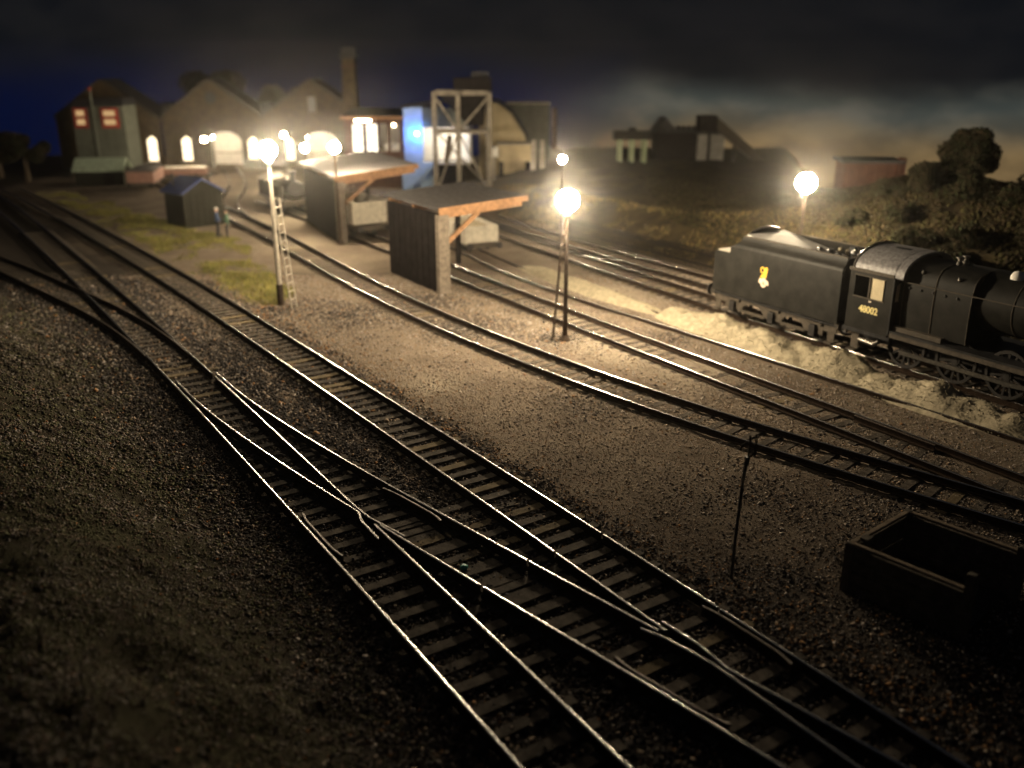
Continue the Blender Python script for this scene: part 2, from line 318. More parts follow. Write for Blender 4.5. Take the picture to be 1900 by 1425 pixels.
# ------------------------------------------------------------------ painted night sky round the layout
def sky_material():
    m = bpy.data.materials.new('night_sky'); m.use_nodes = True; nt = m.node_tree; N = nt.nodes; L = nt.links; N.clear()
    o = N.new('ShaderNodeOutputMaterial'); e = N.new('ShaderNodeEmission'); L.new(e.outputs[0], o.inputs[0])
    tc = N.new('ShaderNodeTexCoord'); sx = N.new('ShaderNodeSeparateXYZ'); L.new(tc.outputs['Object'], sx.inputs[0])
    mp = N.new('ShaderNodeMapping'); mp.inputs['Scale'].default_value = (1, 1, 2.2); L.new(tc.outputs['Object'], mp.inputs[0])
    def noise(s, d=5):
        n = N.new('ShaderNodeTexNoise'); n.inputs['Scale'].default_value = s; n.inputs['Detail'].default_value = d; L.new(mp.outputs[0], n.inputs['Vector']); return n.outputs[0]
    def rng(src, a, b, c=0.0, d=1.0):
        r = N.new('ShaderNodeMapRange'); r.interpolation_type = 'SMOOTHSTEP'
        for i, v in ((1, a), (2, b), (3, c), (4, d)): r.inputs[i].default_value = v
        L.new(src, r.inputs[0]); return r.outputs[0]
    def mth(op, a, b):
        n = N.new('ShaderNodeMath'); n.operation = op
        for i, v in ((0, a), (1, b)):
            if isinstance(v, float): n.inputs[i].default_value = v
            else: L.new(v, n.inputs[i])
        return n.outputs[0]
    def mixc(f, a, b):
        x = N.new('ShaderNodeMix'); x.data_type = 'RGBA'; L.new(f, x.inputs[0])
        for i, c in ((6, a), (7, b)):
            if isinstance(c, tuple): x.inputs[i].default_value = (*c, 1)
            else: L.new(c, x.inputs[i])
        return x.outputs[2]
    z = sx.outputs['Z']; x = sx.outputs['X']; n1 = noise(0.05); n2 = noise(0.13)
    zz = mth('ADD', z, mth('MULTIPLY', mth('SUBTRACT', n1, 0.5), 7.0))
    high = mixc(rng(n2, 0.35, 0.68), (0.0045, 0.0055, 0.0075), (0.0075, 0.008, 0.0095))
    left = mixc(rng(zz, 4.5, 13.0), (0.0006, 0.0032, 0.022), high)
    rlow = mixc(rng(n2, 0.35, 0.68), (0.11, 0.075, 0.036), (0.21, 0.14, 0.062))
    rmid = mixc(rng(n2, 0.36, 0.74), (0.042, 0.050, 0.046), (0.095, 0.094, 0.076))
    right = mixc(rng(zz, -2.0, 4.5), rlow, rmid); right = mixc(rng(zz, 3.5, 8.8), right, high)
    c = mixc(rng(x, 2.0, 22.0), left, right)
    L.new(c, e.inputs[0]); e.inputs[1].default_value = 1.0; return m
n = 96; sv = []; sf = []
for k in range(n):
    a = 2 * math.pi * k / n
    for z in (-12, 2, 12, 30, 55): sv.append((-8 + 88 * math.cos(a), 45 + 91 * math.sin(a), z))
for k in range(n):
    for j in range(4): sf.append((k * 5 + j, k * 5 + j + 1, ((k + 1) % n) * 5 + j + 1, ((k + 1) % n) * 5 + j))
b = MB(); b.add(sv, sf); sky = put('sky', b.mesh('sky', sky_material(), 60)); tag(sky, kind='structure')
sky.visible_shadow = True

# ------------------------------------------------------------------ railway tracks
RAILTOP = 0.26
def railprof(): # (side, up) clockwise seen along travel; index 5 = head top
    h = RAILTOP; b = 0.06
    return [(-0.065, b), (-0.065, b + 0.02), (-0.016, b + 0.045), (-0.016, h - 0.06), (-0.031, h - 0.045), (-0.031, h - 0.012), (-0.022, h - 0.003), (-0.009, h), (0.009, h), (0.022, h - 0.003), (0.031, h - 0.012), (0.031, h - 0.045), (0.016, h - 0.06), (0.016, b + 0.045), (0.065, b + 0.02), (0.065, b)]
PROF = railprof()
def rail(parent, pts, dz=0.0, name='rail', head=None):
    if len(pts) < 2: return
    mb = MB().sweep([(p[0], p[1], dz) for p in pts], PROF, topidx=(5, 6, 7, 8, 9), mi2=1)
    put(name, mb.mesh(name, [M_rust, head or M_rail], 50), parent)
SLM = []
for k in range(4):
    SLM.append(MB().box((0, 0, 0), (1.92, 0.235 + 0.01 * k, 0.16), bev=0.012).mesh('sleeper', M_sleeper if k < 3 else M_sleeper2))
def sleeper(parent, x, y, ang, top=0.085, length=1.92, pale=False):
    if abs(length - 1.92) < 0.03: me = SLM[3] if pale else SLM[random.randrange(3)]
    else:
        me = MB().box((0, 0, 0), (length, 0.25, 0.16), bev=0.012).mesh('sleeper', M_sleeper2 if pale else M_sleeper)
    o = put('sleeper', me, parent, (x, y, top - 0.08 + random.uniform(-0.008, 0.008)))
    o.rotation_euler = (random.uniform(-.02, .02), random.uniform(-.012, .012), ang + random.uniform(-.018, .018))
def walk(track, y0, y1, pitch):
    D = DCL[track]; s = np.concatenate([[0], np.cumsum(np.linalg.norm(np.diff(D, axis=0), axis=1))])
    for q in np.arange(0, s[-1], pitch):
        x = np.interp(q, s, D[:, 0]); y = np.interp(q, s, D[:, 1])
        if y0 <= y <= y1:
            dx = np.interp(q + .2, s, D[:, 0]) - np.interp(q - .2, s, D[:, 0]); dy = np.interp(q + .2, s, D[:, 1]) - np.interp(q - .2, s, D[:, 1])
            l = math.hypot(dx, dy); yield x, y, dx / l, dy / l
def lateral(track, x, y, dx, dy):     # signed distance to the right of (x,y) where the other track's centre lies
    D = DCL[track]; r = D - (x, y); a = r[:, 0] * dx + r[:, 1] * dy; i = np.argmin(np.abs(a))
    return (r[i, 0] * dy - r[i, 1] * dx) if abs(a[i]) < 0.6 else 99
def sleepers(parent, track, y0, y1, pitch=0.52, top=0.06, others=(), pale=0.06):
    for x, y, dx, dy in walk(track, y0, y1, pitch):
        a, b = -0.86, 1.06; skip = False
        for o, own in others:
            d = lateral(o, x, y, dx, dy)
            if abs(d) < 2.5:
                if not own: skip = True
                a = min(a, d - 0.86); b = max(b, d + 1.06)
        if skip: continue
        m = (a + b) / 2; sleeper(parent, x + dy * m, y - dx * m, math.atan2(-dx, dy), top, b - a, random.random() < pale)
def check(parent, track, side, y0, y1):
    pts = []
    for y in np.linspace(y0, y1, 22):
        k = max(0.0, 1 - min(y - y0, y1 - y) / 0.45); q = railpts(track, side, y0 - 1, y1 + 1, -0.13 - 0.07 * k * k); pts.append((float(np.interp(y, q[:, 1], q[:, 0])), y))
    rail(parent, np.array(pts), -0.014, 'check_rail', M_railrusty)
def P2(*pts): return np.array(pts, float)
def smooth2(pts): return dense(pts, 0.2)

t = thing('railway_track', 'nearest main line track running beside the dark turf bank', 'railway track')
rail(t, railpts('near_main', -1, 6.5)); rail(t, railpts('near_main', 1, 28.3), name='rail')
rail(t, np.concatenate([P2((-2.33, 17.42)), P2((-3.22, 18.28)), railpts('near_main', 1, 18.85, 28.0)]), -0.004)
rail(t, railpts('near_main', 1, 15.05, 17.95)); rail(t, railpts('near_main', 1, 6.5, 14.99))
check(t, 'near_main', -1, 16.6, 18.5)
sleepers(t, 'near_main', 7, 29, 0.62, 0.055, (('crossover', True),)); sleepers(t, 'near_main', 29, 56, 0.55, 0.05, (('loop', True),))

t = thing('railway_track', 'long straight far main line track with bright worn rails', 'railway track')
rail(t, railpts('far_main', 1, 17.56)); rail(t, railpts('far_main', 1, 14.7, 17.5)); rail(t, railpts('far_main', 1, 5, 14.64))
rail(t, railpts('far_main', -1, 16.76)); rail(t, railpts('far_main', -1, 13.95, 16.70))
rail(t, np.concatenate([railpts('far_main', -1, 5, 13.0), P2((2.75, 13.72)), P2((2.34, 14.02))]))
check(t, 'far_main', 1, 13.0, 14.75)
sleepers(t, 'far_main', 6, 14.8, 0.60, 0.06, (('crossover', True),)); sleepers(t, 'far_main', 14.8, 62, 0.505, 0.065, (('crossover', True),), 0.12)

t = thing('railway_track', 'crossover track curving between the two main lines with two frogs', 'railway track')
rail(t, railpts('crossover', 1, 16.42, 28.4)); rail(t, railpts('crossover', 1, 13.95, 16.36))
rail(t, np.concatenate([railpts('crossover', 1, 6.5, 12.85), P2((3.30, 13.55)), P2((2.76, 14.25))]), -0.004)
rail(t, np.concatenate([P2((-2.88, 17.30)), P2((-3.38, 18.12)), railpts('crossover', -1, 18.55, 27.6)]), -0.004)
rail(t, railpts('crossover', -1, 15.46, 17.92), -0.002); rail(t, railpts('crossover', -1, 6.5, 15.40))
check(t, 'crossover', 1, 18.15, 19.8)
check(t, 'crossover', -1, 11.5, 13.2)
sleepers(t, 'crossover', 14, 19.6, 0.58, 0.055, (('near_main', False), ('far_main', False)))

t = thing('railway_track', 'loop track joining the near main line from the dark left edge', 'railway track')
rail(t, railpts('loop', -1, 30.2), -0.004, head=M_railrusty); rail(t, railpts('loop', 1, 30.5), -0.006, head=M_railrusty)
sleepers(t, 'loop', 36, 56, 0.55, 0.05, (('near_main', False),))

t = thing('railway_track', 'curving yard track with gleaming rails passing the dark shelter', 'railway track')
for s in (-1, 1): rail(t, railpts('yard', s))
sleepers(t, 'yard', 15, 56, 0.56, 0.016, (('shelter_road', True),), 0.05)
t = thing('railway_track', 'short shed road curving up to the lit engine shed doorway', 'railway track')
for s in (-1, 1): rail(t, railpts('shed_road', s, 56.5), -0.004)
t = thing('railway_track', 'siding track running under both timber shelters', 'railway track')
for s in (-1, 1): rail(t, railpts('shelter_road', s), -0.004)
rail(t, railpts('shelter_road', 1, 22.4, 24.6, -0.14), -0.01, 'check_rail', M_railrusty)
sleepers(t, 'shelter_road', 15, 48, 0.56, 0.012, (('yard', False),), 0.1)
t = thing('railway_track', 'half buried rusty track between the siding and the ash heaps', 'railway track')
rail(t, railpts('ash_road', -1), -0.10); rail(t, railpts('ash_road', 1), -0.15, head=M_railrusty)
t = thing('railway_track', 'track carrying the black locomotive and its tender', 'railway track')
for s in (-1, 1): rail(t, railpts('loco_road', s))
sleepers(t, 'loco_road', 24, 46, 0.56, 0.05)
t = thing('railway_track', 'rearmost track alongside the paling fence', 'railway track')
for s in (-1, 1): rail(t, railpts('back_road', s))
sleepers(t, 'back_road', 36, 50, 0.56, 0.05)

# ------------------------------------------------------------------ loose ballast, ash and turf (stuff)
def rocks(name, X, Y, Z, size, mats, label, cat, mi=None, flat=0.75):
    n = len(X); base = np.array([(1,0,0),(-1,0,0),(0,1,0),(0,-1,0),(0,0,1),(0,0,-1)], float)
    fc = np.array([(0,2,4),(2,1,4),(1,3,4),(3,0,4),(2,0,5),(1,2,5),(3,1,5),(0,3,5)])
    A = RNG.random(n) * 6.283; ca, sa = np.cos(A), np.sin(A)
    v = base[None] * size[:, None, None] * RNG.uniform(0.6, 1.25, (n, 6, 3)); v[:, :, 2] *= flat
    v = v + RNG.normal(0, 0.18, v.shape) * size[:, None, None]
    x = v[:, :, 0] * ca[:, None] - v[:, :, 1] * sa[:, None]; y = v[:, :, 0] * sa[:, None] + v[:, :, 1] * ca[:, None]
    v = np.stack([x + X[:, None], y + Y[:, None], v[:, :, 2] + Z[:, None]], 2).reshape(-1, 3)
    f = (fc[None] + (np.arange(n) * 6)[:, None, None]).reshape(-1, 3)
    me = np_mesh(name, v, f, mats, None if mi is None else np.repeat(mi, 8))
    return tag(put(name, me), label, cat, kind='stuff')
def near_rail(X, Y, r=0.10):
    cell = {}
    key = lambda a: (np.floor(a / 0.5)).astype(int)
    for i, (a, b) in enumerate(zip(key(ALLR[:, 0]), key(ALLR[:, 1]))): cell.setdefault((a, b), []).append(i)
    out = np.zeros(len(X), bool); kx, ky = key(X), key(Y)
    grid = {}
    for i in range(len(X)): grid.setdefault((kx[i], ky[i]), []).append(i)
    for (a, b), idx in grid.items():
        c = [j for p in (-1, 0, 1) for q in (-1, 0, 1) for j in cell.get((a + p, b + q), ())]
        if c:
            d = np.hypot(X[idx][:, None] - ALLR[c, 0][None], Y[idx][:, None] - ALLR[c, 1][None]).min(1); out[np.array(idx)] = d < r
    return out
def scatter(n, x0, x1, y0, y1):
    Y = y0 * (y1 / y0) ** RNG.random(n); X = RNG.uniform(x0, x1, n); return X, Y
X, Y = scatter(280000, -24, 20, 8.5, 44)
keep = (np.abs(X) < Y * 0.64 + 1.0)
d = (np.interp(Y, BY, BX) - X) * 0.83; keep &= d < 1.2 + RNG.normal(0, 0.5, len(X)); keep &= ((X - FO[0]) * FN[0] + (Y - FO[1]) * FN[1]) < 0.1
X, Y = X[keep], Y[keep]; k = ~near_rail(X, Y, 0.22); X, Y = X[k], Y[k]
sz = RNG.uniform(0.009, 0.026, len(X)) * (1 + 0.8 * (RNG.random(len(X)) > 0.96)) * np.clip(Y / 18, 0.9, 1.5) * (1 + 0.7 * oily_and_dim(X, Y))
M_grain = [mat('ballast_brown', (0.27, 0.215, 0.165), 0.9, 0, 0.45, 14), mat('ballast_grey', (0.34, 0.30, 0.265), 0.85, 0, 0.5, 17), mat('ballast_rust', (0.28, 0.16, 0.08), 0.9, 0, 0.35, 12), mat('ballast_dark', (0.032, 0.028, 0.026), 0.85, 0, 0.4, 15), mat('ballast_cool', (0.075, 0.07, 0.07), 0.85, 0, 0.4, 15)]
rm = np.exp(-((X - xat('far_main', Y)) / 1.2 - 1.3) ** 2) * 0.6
u = RNG.random(len(X)); mi = np.where(u < 0.55, 0, np.where(u < 0.90, 1, 3)); mi = np.where(RNG.random(len(X)) < 0.04 + 0.4 * rm, 2, mi); mi = np.where((RNG.random(len(X)) < oily_and_dim(X, Y) * .85) & (mi != 2), np.where(RNG.random(len(X)) < .4, 4, 3), mi)
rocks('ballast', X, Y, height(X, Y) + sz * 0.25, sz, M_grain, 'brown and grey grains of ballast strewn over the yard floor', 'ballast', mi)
cx_, cy_ = [], []
for tn, n_ in (('near_main', 9000), ('far_main', 12000), ('crossover', 7000)):
    D = DCL[tn]; N_ = normals(D); D, N_ = D[(D[:, 1] > 8) & (D[:, 1] < 42)], N_[(D[:, 1] > 8) & (D[:, 1] < 42)]
    i = RNG.integers(0, len(D), n_); u_ = RNG.uniform(-1.6, 1.6, n_); p = D[i] + N_[i] * u_[:, None] + RNG.normal(0, .12, (n_, 2)); cx_.append(p[:, 0]); cy_.append(p[:, 1])
X = np.concatenate(cx_); Y = np.concatenate(cy_); k = ~near_rail(X, Y, 0.17); X, Y = X[k], Y[k]; sz = RNG.uniform(0.02, 0.05, len(X))
rocks('crib_ballast', X, Y, height(X, Y) + RNG.uniform(0.01, 0.045, len(X)), sz, M_grain, 'dark oil-stained stones packed between the main line sleepers', 'ballast', np.where(RNG.random(len(X)) < .55, 3, np.where(RNG.random(len(X)) < .7, 4, 0)))
# turf bank: foam-like clumps and short blades
X, Y = scatter(420000, -34, 4, 7.0, 52)
d = (np.interp(Y, BY, BX) - X) * 0.83; keep = (d > 0.4 + RNG.normal(0, 0.5, len(X))) & (np.abs(X) < Y * 0.66 + 2) & (fbm(X * 0.8, Y * 0.8, 3) > -0.55 + 0.5 * RNG.random(len(X)))
X, Y = X[keep], Y[keep]; sz = RNG.uniform(0.014, 0.042, len(X)) * np.clip(Y / 16, .8, 1.8)
M_turf = [mat('turf_olive', (0.10, 0.10, 0.06), 0.95, 0, 0.5, 6), mat('turf_brown', (0.13, 0.098, 0.078), 0.95, 0, 0.5, 7), mat('turf_grey', (0.20, 0.18, 0.165), 0.95, 0, 0.4, 8), mat('turf_orange', (0.30, 0.14, 0.06), 0.9, 0, 0.3, 8), mat('turf_soil', (0.045, 0.04, 0.033), 0.95, 0, 0.4, 8)]
gn = fbm(X * 0.5, Y * 0.5, 3); u = RNG.random(len(X)) + gn * 0.6
mi = np.where(u < 0.45, 0, np.where(u < 0.78, 1, 2)); mi = np.where(RNG.random(len(X)) < 0.7 * sstep(17, 27, Y), 4, mi); mi = np.where(RNG.random(len(X)) < 0.006, 3, mi)
rocks('turf', X, Y, height(X, Y) + sz * 0.35, sz, M_turf, 'rough olive and brown turf covering the bank at lower left', 'turf', mi)
def blades(name, X, Y, hgt, mats, mi, label, cat, lean=0.5):
    n = len(X); A = RNG.random(n) * 6.283; w = 0.012 + 0.012 * RNG.random(n); Z = height(X, Y) - 0.01
    dx, dy = np.cos(A) * w, np.sin(A) * w; lx, ly = RNG.normal(0, lean, n) * hgt, RNG.normal(0, lean, n) * hgt
    v = np.stack([np.stack([X - dx, Y - dy, Z], 1), np.stack([X + dx, Y + dy, Z], 1), np.stack([X + lx, Y + ly, Z + hgt], 1)], 1).reshape(-1, 3)
    me = np_mesh(name, v, np.arange(3 * n).reshape(-1, 3), mats, mi); return tag(put(name, me), label, cat, kind='stuff')
M_gr = [mat('grass_yellow', (0.29, 0.26, 0.075), 0.8, 0, 0.45, 1.2), mat('grass_green', (0.12, 0.14, 0.045), 0.8, 0, 0.5, 1.2), mat('grass_straw', (0.22, 0.18, 0.08), 0.8, 0, 0.3, 2)]
X = RNG.uniform(-38, -9, 420000); Y = RNG.uniform(38, 74, 420000)
c = xat('far_main', Y); off = (X - c) * 0.83
wid = np.interp(Y, [38, 41, 45, 50, 55, 58, 62, 68, 74], [0.8, 2.0, 3.0, 4.0, 4.2, 3.4, 2.8, 2.4, 1.2])
keep = (off > 1.9 + 0.4 * RNG.normal(0, 1, len(X))) & (off < 1.9 + wid * (1 + 0.5 * fbm(X * 0.6, Y * 0.6, 3))) & (fbm(X * 0.6 + 3, Y * 0.6, 4) > -0.22 + 0.42 * RNG.random(len(X)))
X, Y = X[keep], Y[keep]
blades('grass', X, Y, RNG.uniform(0.05, 0.28, len(X)), M_gr, RNG.integers(0, 3, len(X)), 'strip of short yellow green grass beside the far main line', 'grass')
# grass on the slope behind the fence
X = RNG.uniform(-3, 26, 90000); Y = RNG.uniform(33, 70, 90000); e = (X - FO[0]) * FN[0] + (Y - FO[1]) * FN[1]
keep = (e > 0.4) & (e < 5.2) & (X + RNG.normal(0, 1, len(X)) < 14.5) & (fbm(X * 0.5, Y * 0.5, 3) > -0.25); X, Y = X[keep], Y[keep]
blades('bank_grass', X, Y, RNG.uniform(0.08, 0.26, len(X)), [mat('straw_dim', (0.24, 0.17, 0.065), 0.9, 0, 0.35, 2), mat('olive_dim', (0.11, 0.10, 0.04), 0.9, 0, 0.35, 2), mat('brown_dim', (0.12, 0.08, 0.05), 0.9, 0, 0.35, 2)], RNG.integers(0, 3, len(X)), 'straw coloured grass on the slope behind the paling fence', 'grass')
# dark scrub over the right hand hill
X = RNG.uniform(9, 30, 120000); Y = RNG.uniform(30, 66, 120000); e = (X - FO[0]) * FN[0] + (Y - FO[1]) * FN[1]
k = (e > 0.6 + np.clip(14.5 - X, 0, 9) * .55) & (e < 15) & (fbm(X * .7, Y * .7, 3) > -.5 + .5 * RNG.random(len(X))); X, Y = X[k], Y[k]; sz = RNG.uniform(.03, .11, len(X))
rocks('hill_scrub', X, Y, height(X, Y) + sz * .3, sz, [mat('scrub_dark', (0.016, 0.014, 0.009), .95, 0, .5, 5), mat('scrub_olive', (0.034, 0.031, 0.014), .95, 0, .5, 5), mat('scrub_brown', (0.034, 0.025, 0.015), .95, 0, .5, 5)], 'dark tangled scrub covering the right hand hill', 'scrub', RNG.integers(0, 3, len(X)), 1.0)
# sparse wisps on the turf bank
X, Y = scatter(26000, -30, 3, 7, 46); d = (np.interp(Y, BY, BX) - X) * 0.83; k = (d > 1.0) & (np.abs(X) < Y * .66 + 2); X, Y = X[k], Y[k]
blades('bank_wisps', X, Y, RNG.uniform(0.05, 0.16, len(X)), M_turf, RNG.integers(0, 3, len(X)), 'thin wisps of dry grass over the lower left bank', 'grass', 0.8)

# ------------------------------------------------------------------ ash heaps
def heap(pts, w, h, label):
    pts = dense(pts, 0.12); n = len(pts); N = normals(pts); m = 26; vv = []; ff = []
    for i, (p, q) in enumerate(zip(pts, N)):
        s = i / (n - 1); env = max(0.0, math.sin(math.pi * s)) ** 0.55
        for k in range(m):
            a = (k / (m - 1) * 2 - 1); x, y = p + q * a * w * (0.55 + 0.45 * env)
            prof = max(0, 1 - abs(a) ** 1.6)
            vv.append((x, y, prof * env * h))
    A = np.array(vv); nz = fbm(A[:, 0] * 1.1, A[:, 1] * 1.1, 4); n3 = fbm(A[:, 0] * 4, A[:, 1] * 4, 3)
    A[:, 2] = A[:, 2] * (1.05 + 0.8 * nz) + n3 * 0.05 * np.clip(A[:, 2] * 5, 0, 1) + height(A[:, 0], A[:, 1]) - 0.03
    for i in range(n - 1):
        for k in range(m - 1): ff.append((i * m + k, i * m + k + 1, (i + 1) * m + k + 1, (i + 1) * m + k))
    o = put('ash_heap', np_mesh('ash_heap', A, np.array(ff), M_ash, smooth=True)); tag(o, label, 'ash heap', 'ash heaps along the buried track')
    idx = RNG.integers(0, len(A), 2600); P = A[idx] + RNG.normal(0, 0.05, (2600, 3)) * (1, 1, 0.15)
    lump = rocks('clinker', P[:, 0], P[:, 1], P[:, 2], RNG.uniform(0.012, 0.035, 2600), M_ash, None, None); lump.parent = o
heap([(6.3, 36.7), (7.3, 35.3), (8.2, 33.9), (9.3, 32.0)], 1.05, 0.72, 'short rounded ash heap just beyond the tender rear')
heap([(8.3, 33.4), (10.1, 30.7), (11.1, 29.2), (12.3, 27.4)], 1.1, 0.76, 'long pale ash heap in front of the tender')
heap([(11.2, 28.9), (12.6, 26.7), (13.4, 25.5), (14.9, 23.2)], 1.05, 0.66, 'brownish ash heap in front of the locomotive cab')
heap([(0.5, 46.2), (2.4, 42.8), (4.4, 39.6), (6.3, 36.6)], 0.8, 0.35, 'low uneven ash ridge behind the dark lamp post')

# ------------------------------------------------------------------ lamps
def lamp(x, y, h, label, dark=True, ladder=None, r=0.20, bulbmat=None, twotone=False, gz=None):
    z0 = H(x, y) if gz is None else gz
    t = thing('yard_lamp', label, 'lamp', (x, y, z0), 0, 'yard lamps')
    pm = M_lampdark if dark else M_lampwhite
    pr = 0.085 if dark else 0.10
    if twotone:
        part('post', MB().tube([(0, 0, 0.95), (0, 0, h - r - 0.1)], [pr * 1.1, pr * 0.7], 10), M_lampwhite, t, 40)
        part('post_base', MB().tube([(0, 0, -0.1), (0, 0, 0.95)], [pr * 1.5, pr * 1.35], 10), M_lampdark, t, 40)
    else:
        part('post', MB().tube([(0, 0, 0.2), (0, 0, h - r - 0.1)], [pr * 1.15, pr * 0.7], 10), pm, t, 40)
        part('post_base', MB().lathe([(0.001, -0.1), (0.22, -0.1), (0.22, 0.06), (0.15, 0.14), (0.12, 0.22), (0.001, 0.22)], n=10), pm, t, 40)
    part('lamp_holder', MB().lathe([(0.001, h - r - 0.16), (pr * 1.5, h - r - 0.14), (pr * 1.7, h - r - 0.02), (0.001, h - r + 0.02)], n=10), pm, t, 40)
    part('bulb', MB().ball((0, 0, h), r, 16), bulbmat or M_bulb, t, 60)
    part('lamp_cap', MB().lathe([(0.001, h + r + 0.10), (0.05, h + r + 0.08), (r * 0.45, h + r * 0.96), (0.001, h + r * 0.94)], n=10), pm, t, 40)
    if ladder:
        (dx, dy), zt = ladder; lx, ly = -dy / math.hypot(dx, dy) * 0.19, dx / math.hypot(dx, dy) * 0.19
        f = 0.35
        ld = part('ladder', MB().beam((dx * f, dy * f, zt), (0, 0, zt + .02), 0.04, 0.04), pm, t)
        lo = lambda q: (dx * (1 - (1 - f) * q), dy * (1 - (1 - f) * q), zt * q)
        for sg in (-1, 1):
            a, b = lo(-0.02), lo(1.0)
            part('stile', MB().tube([(a[0] + lx * sg, a[1] + ly * sg, a[2]), (b[0] + lx * sg, b[1] + ly * sg, b[2])], 0.026, 6), M_lampdark if dark else M_lampwhite, ld)
        n = int(zt / 0.34); rm = None
        for k in range(1, n):
            p = lo(k / n)
            if rm is None: rm = MB().tube([(-lx, -ly, 0), (lx, ly, 0)], 0.02, 6).mesh('rung', pm)
            put('rung', rm, ld, p)
    return t
lamp(-10.0, 38.1, 6.55, 'tall cream lamp with a dark foot and ladder by the yellow grass', False, ((0.62, -0.25), 4.6), 0.38, None, True)
lamp(2.0, 32.9, 5.25, 'dark lamp with a ladder standing at the centre of the yard', True, ((-0.45, 0.1), 4.0), 0.42, M_bulb2)
lamp(12.95, 40.5, 4.75, 'glaring lamp behind the tender of the black locomotive', True, None, 0.44, M_bulb3)
lamp(2.85, 52.5, 4.75, 'small distant lamp rising above the dark centre lamp', True, None, 0.20, M_bulbfar)
lamp(-9.95, 52.2, 5.45, 'dark lamp at the front post of the farther shelter', True, None, 0.31, M_bulbfar)
lamp(-27.0, 82.0, 3.6, 'distant lamp in front of the engine shed main doorway', True, None, 0.20, M_bulbfar)
lamp(-13.7, 61.6, 4.6, 'lamp just right of the tall cream lamp, above the small engine', True, None, 0.25, M_bulbfar)
lamp(-18.4, 75.5, 4.4, 'farthest lamp glowing behind the tall cream lamp', True, None, 0.20, M_bulbfar)

# ------------------------------------------------------------------ timber shelters over the siding
def shelter(loc, ux, uy, L, Wd, h0, h1, label, slats=False, mroof=M_roof, post2=0.0):
    t = thing('coaling_shelter', label, 'shelter', (loc[0], loc[1], 0), math.atan2(uy, ux), 'open timber shelters over the siding')
    # local x runs along the back wall towards the camera, local y = -across (roof spreads to +Y local left)
    part('back_wall', MB().box((L / 2 - 0.15, 0, h0 / 2 - 0.06), (L - 0.35, 0.14, h0 + 0.02)), M_timber, t)
    for k in range(int(L / 0.6)):
        part('board', MB().box((0.3 + k * 0.6, -0.085, h0 / 2 - 0.05), (0.56, 0.03, h0 - 0.1)), M_timber, t)
    part('front_post', MB().box((L - 0.10, 0.10, h0 / 2 - 0.05), (0.30, 0.55, h0 - 0.02), bev=0.02), M_post, t)
    part('rear_post', MB().box((0.1, Wd - 0.5, h1 / 2 - 0.05), (0.22, 0.22, h1 - 0.03)), M_timber, t)
    part('rear_inner_post', MB().box((-0.10, 0.1, h0 / 2 - 0.05), (0.22, 0.22, h0 - 0.03)), M_timber, t)
    for xx in (L - 0.05, L * 0.5, 0.12):
        part('beam', MB().beam((xx, -0.05, h0 - 0.02), (xx, Wd, h1 - 0.02), 0.16, 0.40), M_beam, t)
        part('brace', MB().beam((xx, 0.25, h0 - 1.35), (xx, Wd * 0.46, h0 - 0.18 + (h1 - h0) * 0.46), 0.13, 0.20), M_beam, t)
    rf = part('roof', MB().prism([(-0.35, -0.3, h0 + 0.19), (-0.35, Wd + 0.15, h1 + 0.19), (-0.35, Wd + 0.15, h1 + 0.29), (-0.35, -0.3, h0 + 0.29)], (L + 0.65, 0, 0)), mroof, t)
    part('fascia', MB().beam((L + 0.34, -0.28, h0 + 0.17), (L + 0.34, Wd + 0.13, h1 + 0.17), 0.06, 0.26), M_beam, rf)
    return t
d1 = np.array([2.86, -4.49]); d1 /= np.linalg.norm(d1)
shelter((-6.0, 44.74), d1[0], d1[1], 5.32, 4.25, 3.62, 3.86, 'nearer open timber shelter with dark back wall and orange lit beam')
d2 = np.array([3.63, -7.9]); d2 /= np.linalg.norm(d2)
shelter((-13.5, 60.2), d2[0], d2[1], 8.6, 4.6, 3.55, 4.05, 'farther timber shelter with pale lit roof beside the tank tower')

# ------------------------------------------------------------------ rolling stock
def wheel_mb(r, w=0.13, spokes=10, y=0.0):
    b = MB(); n = 24; rot = Matrix.Rotation(R(90), 4, 'X')
    b.lathe([(r - 0.09, -w / 2), (r, -w / 2), (r, w / 2), (r - 0.09, w / 2), (r - 0.09, -w / 2)], n=n, M=rot)
    b.lathe([(0.001, -w / 2 - .02), (r * 0.2, -w / 2 - .02), (r * 0.2, w / 2), (0.001, w / 2)], n=12, M=rot)
    for k in range(spokes):
        a = 2 * math.pi * k / spokes; b.beam((math.cos(a) * r * .15, 0, math.sin(a) * r * .15), (math.cos(a) * (r - .05), 0, math.sin(a) * (r - .05)), 0.05, 0.06)
    return b
def wheel(parent, x, y, r, spokes=8, m=None):
    key = 'wheel%.2f%d' % (r, spokes)
    if key not in MATS: MATS[key] = wheel_mb(r, spokes=spokes).mesh('wheel', m or M_wheel, 30)
    return put('wheel', MATS[key], parent, (x, y, RAILTOP + r))
